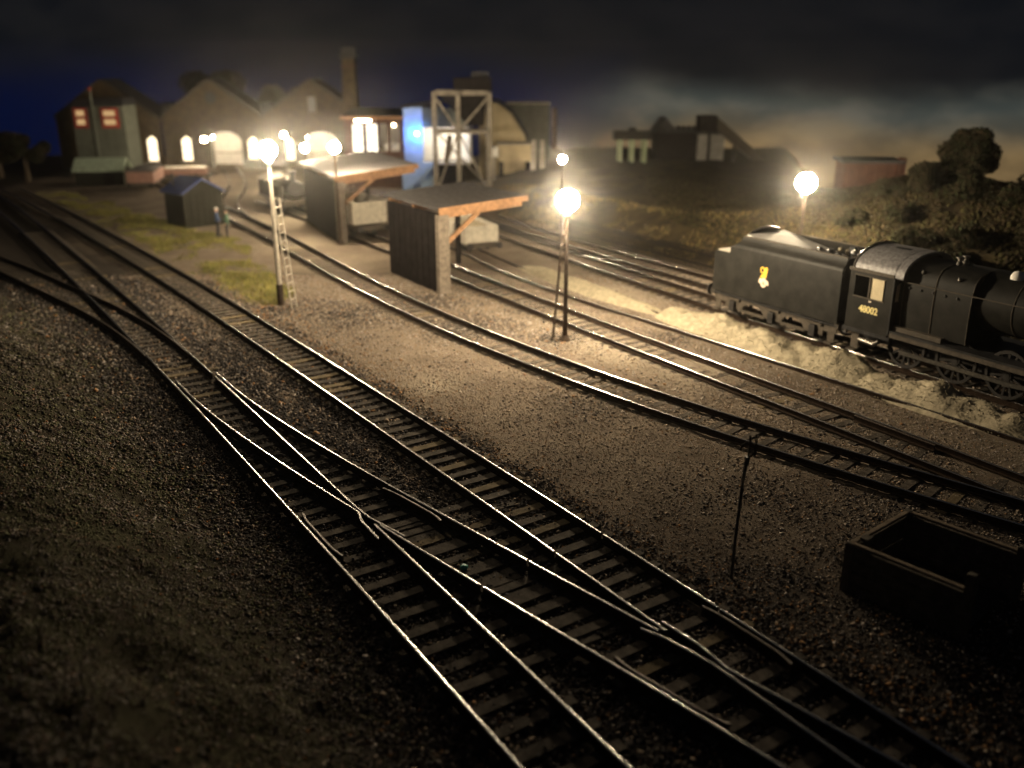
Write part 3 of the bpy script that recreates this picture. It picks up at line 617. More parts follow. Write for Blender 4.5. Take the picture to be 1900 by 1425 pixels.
def wagon_chassis(t, L, W, zt, wb):
    part('solebar', MB().box((0, 0, zt - 0.12), (L, W * 0.82, 0.22)), M_frame, t)
    for x in (-wb, wb):
        for y in (-1, 1):
            wheel(t, x, y * 0.665, 0.44, 8)
            part('axle_guard', MB().prism([(x - .28, y * 0.80, zt - .2), (x + .28, y * 0.80, zt - .2), (x + .1, y * 0.80, 0.58), (x - .1, y * 0.80, 0.58)], (0, y * 0.05, 0)), M_wheel, t)
            part('axle_box', MB().box((x, y * 0.90, RAILTOP + 0.46), (0.22, 0.14, 0.26), bev=0.02), M_wheel, t)
        part('axle', MB().tube([(x, -0.9, RAILTOP + 0.44), (x, 0.9, RAILTOP + 0.44)], 0.06, 8), M_wheel, t)
    for s in (-1, 1):
        part('buffer_beam', MB().box((s * (L / 2 + .03), 0, zt - .12), (0.10, W * 0.9, 0.30)), M_frame, t)
        for y in (-0.85, 0.85):
            part('buffer', MB().tube([(s * (L / 2 + .08), y, zt - .1), (s * (L / 2 + .40), y, zt - .1), (s * (L / 2 + .40), y, zt - .1), (s * (L / 2 + .46), y, zt - .1)], [.08, .06, .19, .19], 10), M_wheel, t, 30)
def heading(track, y):
    return math.atan2(-1.0, float(xat(track, y - .5) - xat(track, y + .5)))
def on(track, y): return (float(xat(track, y)), y, 0)
# hopper wagon
t = thing('hopper_wagon', 'pale ribbed hopper wagon standing under the farther shelter', 'wagon', on('shelter_road', 54.6), heading('shelter_road', 54.6))
wagon_chassis(t, 4.6, 2.1, 0.98, 1.25)
b = MB(); a0 = [(-1.6, -0.75, 0.86), (1.6, -0.75, 0.86), (1.6, 0.75, 0.86), (-1.6, 0.75, 0.86)]; a1 = [(-2.25, -1.05, 1.12), (2.25, -1.05, 1.12), (2.25, 1.05, 1.12), (-2.25, 1.05, 1.12)]
a2 = [(p[0], p[1], 2.35) for p in a1]; a3 = [(p[0] * .97, p[1] * .94, 2.35) for p in a1]; a4 = [(p[0] * .9, p[1] * .85, 1.7) for p in a1]
b.add(a0 + a1 + a2 + a3 + a4, [(3, 2, 1, 0)] + [(q + i, q + (i + 1) % 4, q + 4 + (i + 1) % 4, q + 4 + i) for q in (0, 4, 8, 12) for i in range(4)] + [(16, 17, 18, 19)])
part('hopper', b, M_greywag, t)
for x in (-2.0, -1.2, -0.4, 0.4, 1.2, 2.0):
    for s in (-1, 1): part('rib', MB().box((x, s * 1.10, 1.73), (0.13, 0.12, 1.2)), M_post, t)  # darker rib colour stands in for the ribs' shadow
for s in (-1, 1): part('top_rail', MB().box((0, s * 1.05, 2.38), (4.6, 0.14, 0.08)), M_greywag, t)
# ash wagon
t = thing('mineral_wagon', 'plain pale grey wagon standing under the nearer shelter edge', 'wagon', on('ash_road', 50.2), heading('ash_road', 50.2))
wagon_chassis(t, 4.2, 1.9, 0.80, 1.2)
bd = part('body', MB().box((0, 0, 0.82), (4.2, 1.9, 0.08)), M_greywag, t)
for s in (-1, 1):
    part('side', MB().box((0, s * 0.92, 1.28), (4.2, 0.07, 0.86), bev=0.01), M_greywag, t)
    part('end', MB().box((s * 2.07, 0, 1.28), (0.07, 1.78, 0.86), bev=0.01), M_greywag, t)
    part('door_strap', MB().box((s * 0.45, -0.965, 1.28), (0.07, 0.02, 0.84)), M_frame, t)
part('ash_load', MB().prism([(-1.9, -.86, 1.2), (1.9, -.86, 1.2), (1.2, -.86, 1.5), (-1.0, -.86, 1.55)], (0, 1.7, 0)), M_ash, t)
# open coal bin walls etc. come later; brown van and low wagon near the shed
t = thing('box_van', 'dull red brown van end beside the pale roofed hut', 'wagon', (-30.4, 76.6, 0), R(100))
wagon_chassis(t, 4.4, 2.0, 0.7, 1.2)
part('body', MB().box((0, 0, 1.15), (4.4, 2.05, 0.92)), M_brownwag, t)
for k in range(6): part('plank', MB().box((-2.22, -0.86 + k * 0.345, 1.15), (0.03, 0.325, 0.88)), M_brownwag, t)
part('roof', MB().prism([(-2.3, -1.08, 1.61), (-2.3, 1.08, 1.61), (-2.3, 0.6, 1.80), (-2.3, -0.6, 1.80)], (4.6, 0, 0)), M_roof, t)
t = thing('low_wagon', 'low open wagon with pale flat load before the shed', 'wagon', (-28.6, 80.5, 0), R(12))
wagon_chassis(t, 4.0, 1.9, 0.75, 1.1)
for s in (-1, 1): part('side', MB().box((0, s * 0.92, 1.02), (4.0, 0.07, 0.5)), M_brownwag, t)
for s in (-1, 1): part('end', MB().box((s * 1.97, 0, 1.02), (0.07, 1.78, 0.5)), M_brownwag, t)
part('load', MB().box((0.15, 0, 1.22), (3.4, 1.7, 0.3), bev=0.08), M_concrete, t)
# small tank engine
t = thing('tank_engine', 'small dark tank engine with pale tank top under the lamp glare', 'locomotive', on('shelter_road', 64.6), heading('shelter_road', 64.6))
part('running_plate', MB().box((0, 0, 0.98), (5.4, 2.2, 0.12)), M_steel, t)
part('boiler', MB().tube([(-0.6, 0, 1.75), (2.1, 0, 1.75)], 0.52, 16), M_black, t, 40)
for s in (-1, 1): part('side_tank', MB().box((0.2, s * 0.86, 1.5), (2.6, 0.42, 0.92), bev=0.05), M_tender, t)
part('cab', MB().box((-1.7, 0, 1.6), (1.3, 2.1, 1.15), bev=0.03), M_tender, t)
part('cab_roof', MB().prism([(-2.5, -1.1, 2.18), (-2.5, 1.1, 2.18), (-2.5, 0.5, 2.42), (-2.5, -0.5, 2.42)], (1.75, 0, 0)), M_greywag, t)
part('chimney', MB().lathe([(0.17, 2.2), (0.15, 2.75), (0.22, 2.78), (0.22, 2.88), (0.12, 2.88)], (1.75, 0, 0)), M_black, t, 40)
part('dome', MB().ball((0.5, 0, 2.25), 0.30, 12, 1.1), M_steel, t, 60)
part('buffer_beam', MB().box((2.75, 0, 0.95), (0.12, 2.2, 0.36)), M_frame, t)
for x in (-1.5, 0, 1.5):
    for s in (-1, 1): wheel(t, x, s * 0.665, 0.48, 10)
part('coupling_rod', MB().box((0, -0.78, RAILTOP + .4), (3.2, 0.05, 0.09)), M_steel, t)

# ---- the black locomotive and tender
ang = math.atan2(-0.853, 0.522)
LT = (9.22, 36.72, 0)
t = thing('tender', 'black six wheeled tender with lion crest behind the locomotive', 'tender', LT, ang); t.scale = (1.0, 1.03, 1.07)
Lb = 6.25
# side sheets with turned-in tops, rear tank
for s in (-1, 1):
    sec = [(-1.22, 1.16), (-1.22, 2.90), (-1.21, 2.98), (-1.15, 3.07), (-1.07, 3.13), (-1.02, 3.34), (-0.98, 3.34), (-1.03, 3.10), (-1.12, 3.03), (-1.17, 2.96), (-1.18, 2.90), (-1.18, 1.16)]
    n = len(sec); vv = [(x, -s * y, z) for x in (0.85, Lb) for y, z in sec]
    for i in (2, 3, 4, 5, 6, 7, 8, 9): vv[i] = (vv[i][0] + max(0, (vv[i][2] - 2.7)) * 0.8, vv[i][1], vv[i][2])
    fs = [(i, (i + 1) % n, n + (i + 1) % n, n + i) for i in range(n)] + [tuple(range(n)), tuple(reversed(range(n, 2 * n)))]
    if s > 0: part('side_sheet', MB().add(vv, fs), M_tender, t, 50)
    else: part('side_sheet', MB().add(vv, [tuple(reversed(f)) for f in fs]), M_tender, t, 50)
    part('top_rim', MB().tube([(1.38, -s * 1.0, 3.35), (Lb, -s * 1.0, 3.35)], 0.03, 8), M_frame, t, 60)
part('rear_tank', MB().box((0.42, 0, 1.91), (0.86, 2.40, 1.50), bev=0.04), M_tender, t)
part('tank_deck', MB().box((0.45, 0, 2.685), (0.72, 2.2, 0.03)), M_greywag, t)  # pale colour imitates the lit shine on the deck
part('tank_body', MB().box((3.5, 0, 1.80), (5.3, 2.28, 1.26)), M_black, t)
part('rear_bulkhead', MB().prism([(1.12, -1.05, 2.4), (1.12, 1.05, 2.4), (1.30, .9, 3.1)] + [(1.34, math.cos(a) * 0.9, 3.15 + math.sin(a) * 0.42) for a in [R(q) for q in range(10, 171, 20)]] + [(1.30, -.9, 3.1)], (0.05, 0, 0)), M_tender, t)
part('bulkhead_rim', MB().tube([(1.40, math.cos(a) * 1.0, 3.15 + math.sin(a) * 0.46) for a in [R(q) for q in range(0, 181, 15)]], 0.04, 8), M_steel, t, 60)
part('coal_slope', MB().prism([(1.45, -0.97, 3.42), (4.6, -0.97, 2.95), (4.6, -0.97, 2.86), (1.45, -0.97, 3.30)], (0, 1.94, 0)), M_white, t)  # white plate colour takes the place of the lamp's reflection
part('coal_floor', MB().box((5.25, 0, 2.50), (1.95, 2.0, 0.12)), M_black, t)
part('front_bulkhead', MB().prism([(Lb - .06, -1.18, 1.2), (Lb - .06, 1.18, 1.2), (Lb - .06, 1.18, 2.7), (Lb - .06, 0.9, 3.32), (Lb - .06, -0.9, 3.32), (Lb - .06, -1.18, 2.7)], (0.05, 0, 0)), M_black, t)
for k in range(26):
    r = random.uniform(0.09, 0.19); bb = MB(); bb.ball((0, 0, 0), r, 8); vs = [(v[0] * random.uniform(.7, 1.2), v[1] * random.uniform(.7, 1.2), v[2] * random.uniform(.6, 1.1)) for v in bb.v]; bb.v = vs
    part('coal_lump', bb, M_coal if random.random() < .7 else M_ash, t, None, (random.uniform(4.2, 6.0), random.uniform(-.8, .8), 2.95 + random.uniform(0, .30)))
for x in (0.04, Lb): part('end_step', MB().box((x, 0, 1.08), (0.18, 2.44, 0.16)), M_frame, t)
part('footplate_edge', MB().box((Lb / 2, 0, 1.10), (Lb + .1, 2.46, 0.06)), M_black, t)
AX = (1.15, 3.2, 5.2)
for s in (-1, 1):
    fr = MB(); y = s * 1.06; th = (0, s * 0.05, 0)
    def strip(x0, x1, z0, z1): fr.prism([(x0, y, z0), (x1, y, z0), (x1, y, z1), (x0, y, z1)], th)
    for x in AX: strip(x - 0.42, x + 0.42, 0.62, 1.06)
    strip(0.1, 0.73, 0.80, 1.06); strip(5.62, Lb - .05, 0.80, 1.06)
    for a, c in ((AX[0], AX[1]), (AX[1], AX[2])):
        x0, x1 = a + .42, c - .42; xm = (x0 + x1) / 2; hw = (x1 - x0) / 2
        strip(x0, x1, 0.56, 0.67)
        q = [(xm + hw * 0.92 * math.cos(R(g)), 0.67 + 0.27 * math.sin(R(g))) for g in range(0, 181, 15)]
        for (xa, za), (xb, zb) in zip(q[:-1], q[1:]): fr.prism([(xa, y, za), (xa, y, 1.06), (xb, y, 1.06), (xb, y, zb)], th)
        strip(x1 - hw * .08, x1, 0.67, 1.06); strip(x0, x0 + hw * .08, 0.67, 1.06)
    part('side_frame', fr, M_frame, t)
    for x in AX:
        part('axle_box', MB().box((x, s * 1.15, 0.72), (0.26, 0.16, 0.40), bev=0.03), M_wheel, t)
        part('spring', MB().box((x, s * 1.15, 0.99), (0.75, 0.09, 0.07)), M_frame, t)
        wheel(t, x, s * 0.70, 0.60, 12)
    for x in (0.25, Lb - 0.3): part('step', MB().box((x, s * 1.12, 0.45), (0.34, 0.22, 0.05)), M_frame, t); part('step_plate', MB().box((x, s * 1.05, 0.75), (0.30, 0.03, 0.62)), M_frame, t)
for x in AX: part('axle', MB().tube([(x, -.9, .86), (x, .9, .86)], .07, 8), M_wheel, t)
for y in (-.87, .87): part('buffer', MB().tube([(0, y, 1.05), (-.38, y, 1.05), (-.38, y, 1.05), (-.45, y, 1.05)], [.1, .07, .22, .22], 12), M_wheel, t, 30)
# crest on the visible side
M_gold = mat('crest_gold', (0.80, 0.50, 0.05), 0.6, 0, 0.15, 9); M_crest = mat('crest_cream', (0.72, 0.60, 0.48), 0.6, 0, 0.15, 9); M_crestred = mat('crest_red', (0.62, 0.30, 0.22), 0.6, 0, 0.2, 9)
cx, cz, cy = 2.72, 2.02, -1.224
cr = part('crest', MB().prism([(cx + .10, cy, cz + .06), (cx + .17, cy, cz + .40), (cx + .10, cy, cz + .46), (cx + .02, cy, cz + .40), (cx, cy, cz + .20), (cx - .16, cy, cz + .14), (cx - .18, cy, cz + .04)], (0, -0.006, 0)), M_gold, t)
b = MB(); k = 20
for i in range(k):
    a, c = 2 * math.pi * i / k, 2 * math.pi * (i + 1) / k
    b.prism([(cx - .09 + .12 * math.cos(a), cy - .001, cz + .32 + .12 * math.sin(a)), (cx - .09 + .12 * math.cos(c), cy - .001, cz + .32 + .12 * math.sin(c)), (cx - .09 + .07 * math.cos(c), cy - .001, cz + .32 + .07 * math.sin(c)), (cx - .09 + .07 * math.cos(a), cy - .001, cz + .32 + .07 * math.sin(a))], (0, -0.006, 0))
part('crest_crown', b, M_gold, cr)
part('crest_wheel', MB().prism([(cx + .10 * 1.5 * math.cos(a), cy - .0025, cz - .12 + .17 * math.sin(a)) for a in [R(q) for q in range(0, 360, 20)]], (0, -0.006, 0)), M_crest, cr)
part('crest_band', MB().prism([(cx - .25, cy - .001, cz - .15), (cx + .25, cy - .001, cz - .18), (cx + .22, cy - .001, cz - .03), (cx - .22, cy - .001, cz + .02)], (0, -0.005, 0)), M_crest, cr)
part('crest_hub', MB().prism([(cx + .08 * math.cos(a), cy - .010, cz - .14 + .07 * math.sin(a)) for a in [R(q) for q in range(0, 360, 30)]], (0, -0.004, 0)), M_crestred, cr)

dirv = np.array([math.cos(ang), math.sin(ang)]); LL = (LT[0] + dirv[0] * 6.62, LT[1] + dirv[1] * 6.62, 0)
t = thing('steam_locomotive', 'black steam locomotive numbered 48002 on the cab side', 'locomotive', LL, ang); t.scale = (1.0, 1.03, 1.07)
part('footplate', MB().box((0.9, 0, 1.18), (1.9, 2.6, 0.12)), M_black, t)
part('running_plate', MB().box((6.4, 0, 1.42), (9.2, 2.55, 0.07)), M_black, t)
for s in (-1, 1):
    part('valance', MB().box((6.4, s * 1.24, 1.32), (9.2, 0.04, 0.16)), M_frame, t)
    # cab side with window opening
    y = s * 1.28; cs = MB(); th = (0, -s * 0.04, 0)
    for x0, x1, z0, z1 in ((0.02, 1.72, 1.20, 2.28), (0.02, 0.24, 2.28, 2.98), (1.44, 1.72, 2.28, 2.98), (0.02, 1.72, 2.98, 3.12)):
        cs.prism([(x0, y, z0), (x1, y, z0), (x1, y, z1), (x0, y, z1)], th)
    c = part('cab_side', cs, M_tender, t)
    part('window_frame', MB().box((0.84, y, 2.63), (0.05, 0.05, 0.70)).box((0.84, y - s * .0, 2.285), (1.24, 0.06, 0.035)).box((0.84, y, 2.975), (1.24, .06, .035)), M_frame, c)
    part('sliding_pane', MB().box((1.12, s * 1.262, 2.63), (0.50, 0.012, 0.66)), mat('lit_glass', (0.55, 0.48, 0.33), 0.15, 0, 0.1, 3, spec=0.6), c)
    part('gutter', MB().box((0.86, s * 1.30, 3.14), (1.75, 0.06, 0.10)), M_frame, t)
part('cab_floor', MB().box((0.8, 0, 1.5), (1.5, 2.4, 0.1)), M_black, t)
rsec = [(1.31 * math.cos(R(q)), 3.13 + 0.70 * math.sin(R(q)) ** 0.9 if 0 < q < 180 else 3.13) for q in range(0, 181, 12)]
M_cabroof = mat('cab_roof_grime', (0.16, 0.155, 0.16), 0.45, 0, 0.45, 9, bump=0.15, bscale=22, spec=0.5)
rf = part('cab_roof', MB().prism([(0.12, a, z) for a, z in rsec] + [(0.12, a * .97, z - .05) for a, z in reversed(rsec)], (1.95, 0, 0)), M_cabroof, t, 40)
part('roof_ventilator', MB().box((1.15, -0.35, 3.77), (0.55, 0.42, 0.06), rx=0.18), M_black, rf)
part('roof_rib', MB().tube([(0.14, a, z + .02) for a, z in rsec], 0.035, 6), M_steel, rf)
cf = [(1.72, -1.28, 1.3), (1.72, 1.28, 1.3)] + [(1.72, a, z) for a, z in rsec]
fb = MB().prism(cf, (0.05, 0, 0)); part('cab_front', fb, M_black, t)
part('front_window', MB().prism([(1.775, -1.16, 2.35), (1.775, -0.98, 2.35), (1.775, -0.98, 2.95), (1.775, -1.16, 2.85)], (0.01, 0, 0)), MATS['lit_glass'], t)
# Belpaire firebox
fs_ = [(-0.98, 1.55), (-1.02, 2.3), (-1.01, 3.05), (-0.94, 3.34), (-0.76, 3.52), (-0.42, 3.61), (0, 3.64)]; fs_ = fs_ + [(-a, z) for a, z in reversed(fs_[:-1])]
part('firebox', MB().prism([(1.77, a, z) for a, z in fs_], (2.55, 0, 0)), M_tender, t, 35)
for x in (1.95, 3.05, 4.3):
    part('boiler_band', MB().tube([(x, a * 1.008, z + (.008 if z > 2.8 else 0)) for a, z in fs_], 0.022, 6), M_frame, t)
for k in range(5):
    part('washout_plug', MB().ball((2.15 + k * 0.42, -1.02, 2.85), 0.045, 8), M_black, t)
for x in (2.5, 3.75): part('hand_rail_knob', MB().ball((x, -0.94, 3.38), 0.07, 8), M_steel, t)
part('hand_rail', MB().tube([(1.8, -1.06, 3.0), (9.5, -1.0, 3.02)], 0.02, 6), M_frame, t)
for y in (-0.16, 0.16): part('safety_valve', MB().lathe([(0.10, 3.60), (0.10, 3.71), (0.06, 3.73), (0.06, 3.81), (0.11, 3.83), (0.11, 3.87), (0.001, 3.87)], (3.15, y, 0), 10), M_steel, t, 40)
part('sand_pipe_box', MB().box((2.7, -1.02, 1.52), (1.75, 0.25, 0.16)), M_frame, t)
rot = Matrix.Rotation(R(90), 4, 'Y')
part('boiler', MB().lathe([(0.001, 4.3), (0.90, 4.3), (0.86, 6.5), (0.80, 8.9), (0.86, 8.9), (0.86, 10.4), (0.6, 10.55), (0.001, 10.6)], (0, 0, 2.78), 28, M=rot), M_tender, t, 30)
for x in (5.5, 6.9, 8.2): part('boiler_band', MB().tube([(x, 0.885 * math.cos(R(q)), 2.78 + (0.90 - (x - 4.3) * .022) * math.sin(R(q))) for q in range(-60, 241, 15)], 0.02, 6), M_frame, t)
part('dome', MB().lathe([(0.34, 0), (0.34, .22), (0.26, .36), (0.001, .42)], (6.9, 0, 3.55), 16), M_black, t, 50)
part('top_feed', MB().lathe([(0.20, 0), (0.20, .10), (0.13, .20), (0.001, .24)], (5.15, -0.30, 3.58), 12), M_white, t, 50)
part('chimney', MB().lathe([(0.30, 0), (0.22, .15), (0.21, .5), (0.27, .55), (0.27, .65), (0.15, .65)], (9.7, 0, 3.56), 16), M_black, t, 40)
for x in (2.15, 3.95, 5.65, 7.35):
    for s in (-1, 1): wheel(t, x, s * 0.72, 0.71, 15)
    part('axle', MB().tube([(x, -.8, .97), (x, .8, .97)], .09, 8), M_wheel, t)
for s in (-1, 1):
    part('coupling_rod', MB().box((4.75, s * 0.84, 0.74), (5.5, 0.06, 0.12)), M_steel, t)
    part('connecting_rod', MB().beam((5.65, s * 0.93, 0.74), (8.9, s * 0.93, 1.0), 0.06, 0.12), M_steel, t)
    part('cylinder', MB().tube([(8.6, s * 1.05, 1.0), (9.7, s * 1.05, 1.0)], 0.34, 16), M_black, t, 40)
    part('injector', MB().tube([(0.5, s * 1.05, 0.85), (1.1, s * 1.05, 0.80), (1.3, s * 1.05, 0.95)], 0.08, 8), M_steel, t, 60)
    part('cab_step', MB().box((0.35, s * 1.15, 0.5), (0.36, 0.24, 0.05)).box((0.35, s * 1.06, 0.85), (0.30, 0.03, 0.62)), M_frame, t)
    wheel(t, 9.6, s * 0.72, 0.48, 10)
part('main_frame', MB().box((5.2, 0, 0.98), (10.2, 1.1, 0.45)), M_black, t)
# cab number
def text_mesh(body, size, ext=0.004):
    cu = bpy.data.curves.new('text', 'FONT'); cu.body = body; cu.size = size; cu.extrude = ext; cu.align_x = 'CENTER'
    cu.offset = 0.008
    o = bpy.data.objects.new('text_tmp', cu); C.objects.link(o); dg = bpy.context.evaluated_depsgraph_get()
    me = bpy.data.meshes.new_from_object(o.evaluated_get(dg)); bpy.data.objects.remove(o); return me
me = text_mesh('48002', 0.30); me.materials.append(mat('number_cream', (0.80, 0.68, 0.30), 0.6, 0, 0.1, 8))
o = put('cab_number', me, t, (0.90, -1.288, 1.83)); o.rotation_euler = (R(90), 0, 0); o['label'] = 'cream painted number 48002'
part('cab_plate', MB().box((0.92, -1.286, 2.20), (0.10, 0.012, 0.045)), M_crest, t)

# ------------------------------------------------------------------ engine shed
t = thing('engine_shed', 'brown brick engine shed with three gables and arched lit windows', 'engine shed', (-29.4, 92, 0), 0)
BAYS = (-10.15, 0.2, 10.0); HW = 5.05
M_pane = emit('shed_window_light', (1.0, 0.80, 0.52), 2.6)
def arch(x, w, z0, z1, y, n=8):
    r = w / 2; return [(x - r, y, z0), (x + r, y, z0)] + [(x + r * math.cos(R(q)), y, z1 - r + r * math.sin(R(q))) for q in range(0, 181, 180 // n)]
def gable_wall(xc, opens):
    # brick wall face built in strips round the openings
    mb = MB(); xs = sorted({xc - HW, xc + HW, xc} | {v for x, w, a, b_ in opens for v in (x - w / 2, x + w / 2)})
    top = lambda x: 4.85 + (8.25 - 4.85) * (1 - abs(x - xc) / HW)
    for x0, x1 in zip(xs[:-1], xs[1:]):
        xm = (x0 + x1) / 2; op = [o for o in opens if abs(xm - o[0]) < o[1] / 2]
        if not op: mb.prism([(x0, 0, -0.1), (x1, 0, -0.1), (x1, 0, top(x1)), (x0, 0, top(x0))], (0, 0.35, 0))
        else:
            x, w, a, b_ = op[0]; r = w / 2; zr = b_ - min(r, 0.8)
            if a > 0.05: mb.prism([(x0, 0, -0.1), (x1, 0, -0.1), (x1, 0, a), (x0, 0, a)], (0, 0.35, 0))
            n = 8
            for k in range(n):
                xa = x0 + (x1 - x0) * k / n; xb = x0 + (x1 - x0) * (k + 1) / n
                f = lambda q: zr + min(r, 0.8) * math.sqrt(max(0, 1 - ((q - x) / r) ** 2))
                mb.prism([(xa, 0, f(xa)), (xb, 0, f(xb)), (xb, 0, top(xb)), (xa, 0, top(xa))], (0, 0.35, 0))
    return mb
OPENS = {0: [(4.05, 1.0, 0.7, 3.1)], 1: [(-2.9, 1.0, 0.75, 3.1), (1.0, 3.1, 0, 3.5), (3.6, 1.0, 0.9, 3.0)], 2: [(-2.6, 1.0, 0.8, 3.0), (0.6, 3.1, 0, 3.5), (3.4, 1.0, 0.8, 3.0)]}
for i, xc in enumerate(BAYS):
    ops = [(xc + x, w, a, b_) for x, w, a, b_ in OPENS[i]]
    part('gable_wall', gable_wall(xc, ops), M_brick, t)
    for x, w, a, b_ in ops:
        if w < 2:
            wn_ = part('window', MB().prism([(x - w / 2, 0.20, a), (x + w / 2, 0.20, a), (x + w / 2, .20, b_ - .4), (x, .20, b_ - .02), (x - w / 2, .20, b_ - .4)], (0, 0.02, 0)), M_pane, t)
            for zz in (a + .6, a + 1.2): part('glazing_bar', MB().box((x, 0.17, zz), (w, 0.05, 0.05)), M_white, wn_)
            part('sill', MB().box((x, -0.06, a - .06), (w + .3, 0.2, 0.12)), M_concrete, wn_)
        else:
            dr = part('doorway', MB().prism([(x - w / 2, 0.36, -.05), (x - w / 2, 0.36, b_ + .2), (x - w / 2 - .8, 3.9, b_ + 0.4), (x - w / 2 - .8, 3.9, -.05)], (-.05, 0, 0)).prism([(x + w / 2, 0.36, -.05), (x + w / 2, 0.36, b_ + .2), (x + w / 2 + .8, 3.9, b_ + 0.4), (x + w / 2 + .8, 3.9, -.05)], (.05, 0, 0)).box((x, 4.0, 2.0), (w + 2, .1, 4.2)), M_white, t)
            part('doorway_bulb', MB().ball((x - w / 2 - .32, 1.6, 2.9), 0.2, 10), emit('shed_bulb', (1, .82, .55), 330.0), dr)
            part('door_rail', MB().box((x, 0.55, 1.45), (w, 0.08, 0.12)), M_concrete, dr)
    # slate roof, two slopes
    for s in (-1, 1):
        part('roof_slope', MB().prism([(xc, -0.4, 8.42), (xc + s * (HW + .02), -0.4, 4.98), (xc + s * (HW + .02), -0.4, 4.84), (xc, -0.4, 8.28)], (0, 4.6, 0)), M_slate, t)
        part('bargeboard', MB().beam((xc + s * 0.05, -0.30, 8.33), (xc + s * (HW - .04), -0.30, 4.88), 0.14, 0.30), M_brick, t)
    if i == 1: part('round_vent', MB().lathe([(0.001, -.06), (0.55, -.06), (0.55, .05), (0.42, .05), (0.42, 0.0), (0.001, 0.0)], (xc - 0.05, -0.02, 6.7), 18, M=Matrix.Rotation(R(90), 4, 'X')), M_slate, t, 40)
    if i == 2:
        part('gable_window', MB().box((xc - .05, -0.03, 6.05), (0.75, 0.05, 1.5)), emit('dim_window', (1, .85, .6), 0.16), t)
    if i > 0:
        part('roof_vent', MB().box((xc - 4.9, 2.6, 5.7), (1.0, 2.6, 0.9)), M_slate, t)
part('side_wall', MB().box((BAYS[0] - HW + .1, 2.3, 2.4), (0.3, 3.9, 4.85)), M_brick, t)
part('string_course', MB().box((0, -0.05, 4.55), (30.0, 0.14, 0.2)), M_brick, t)

# brick chimney
t = thing('brick_chimney', 'tall square brick chimney with a dark cap behind the lit workshop', 'chimney', (-14.95, 88, 0))
part('stack', MB().add([(x * w, y * w, z) for z, w in ((0, 0.85), (10.3, 0.52)) for x, y in ((-1, -1), (1, -1), (1, 1), (-1, 1))], [(0, 1, 5, 4), (1, 2, 6, 5), (2, 3, 7, 6), (3, 0, 4, 7), (4, 5, 6, 7)]), M_brick, t)
part('cap', MB().box((0, 0, 10.45), (1.5, 1.5, 0.4), bev=0.1).box((0, 0, 10.95), (1.2, 1.2, 0.6)), M_slate, t)
part('band', MB().box((0, 0, 9.6), (1.25, 1.25, 0.14)), M_brick2, t)

# ------------------------------------------------------------------ workshop with lit windows
t = thing('workshop', 'low brick workshop with white lit windows beside the chimney', 'workshop', (-11.3, 77, 0))
Ww, Wh = 5.0, 5.75
for x0, x1, z0, z1 in ((-2.45, 2.4, -.1, 2.95), (-2.45, -1.80, 2.95, 5.6), (-.95, -.65, 2.95, 5.15), (0.22, 0.40, 2.95, 5.6), (1.05, 1.28, 2.95, 5.2), (2.1, 2.4, 2.95, 5.6), (-1.8, 0.22, 5.15, 5.6), (0.40, 2.1, 5.2, 5.6)):
    part('wall', MB().box(((x0 + x1) / 2, 0, (z0 + z1) / 2), (x1 - x0, 0.25, z1 - z0)), M_brick2, t)
part('floor', MB().box((0, 3.0, 2.9), (4.9, 5.6, 0.1)), M_concrete, t)
part('back_wall', MB().box((0, 5.9, 4.2), (4.9, .2, 2.8)), M_white, t)
for s in (-1, 1): part('side_wall', MB().box((s * 2.38, 3.05, 2.8), (.2, 5.8, 5.7)), M_brick2, t)
rf = part('roof', MB().prism([(-2.7, -0.35, 5.62), (-2.7, 6.3, 6.0), (-2.7, 6.3, 6.15), (-2.7, -0.35, 5.77)], (5.35, 0, 0)), M_slate, t)
part('fascia', MB().box((0, -0.38, 5.68), (5.4, 0.06, 0.22)), M_beam, rf)
for x0, x1 in ((-1.8, -.95), (-.65, .22)):
    w_ = part('window', MB().box(((x0 + x1) / 2, 0.06, 4.05), (x1 - x0, 0.02, 2.2)), emit('workshop_window', (1.0, 0.90, 0.72), 2.4), t)
    for zz in (3.6, 4.4): part('glazing_bar', MB().box(((x0 + x1) / 2, 0.02, zz), (x1 - x0, .03, .04)), M_white, w_)
part('strip_lamp', MB().tube([(-1.5, -0.42, 5.45), (-0.2, -0.42, 5.45)], 0.09, 8), emit('strip_lamp', (1.0, 0.84, 0.58), 26.0), t)
part('inner_lamp', MB().ball((1.3, 2.5, 4.9), 0.12, 10), emit('inner_lamp', (1, .7, .4), 60.0), t)
part('work_bench', MB().box((1.3, 1.2, 3.25), (1.2, .6, .6)), M_white, t)

# ------------------------------------------------------------------ coaling stage with blue lit wall, white loading room
t = thing('coaling_stage', 'coaling stage with a blue lit wall, steps and white loading bay', 'coaling stage', (-6.6, 75.5, 0))
M_bluelit = mat('blue_lit_wall', (0.30, 0.42, 0.60), 0.85, 0, 0.15, 1.5)  # wall and stair colour tinted blue to strengthen the blue lamp's light
part('lower_wall', MB().box((-1.1, 0, 1.1), (2.5, 0.3, 2.3)), M_bluelit, t)
part('pier_wall', MB().box((-1.35, 0, 4.4), (1.5, 0.3, 4.3)), M_bluelit, t)
part('room_floor', MB().box((1.0, 1.6, 2.15), (4.6, 3.0, 0.18)), M_concrete, t)
part('room_back_wall', MB().box((1.0, 3.1, 3.7), (4.4, .15, 3.2)), M_white, t)
part('room_side_wall', MB().box((3.2, 1.6, 3.7), (.15, 3.0, 3.1)), M_white, t)
part('room_ceiling', MB().box((1.0, 1.6, 5.35), (4.6, 3.2, 0.15)), M_concrete, t)
part('front_panel', MB().box((1.3, -.02, 5.75), (3.9, .2, 1.5)), M_greyren, t)
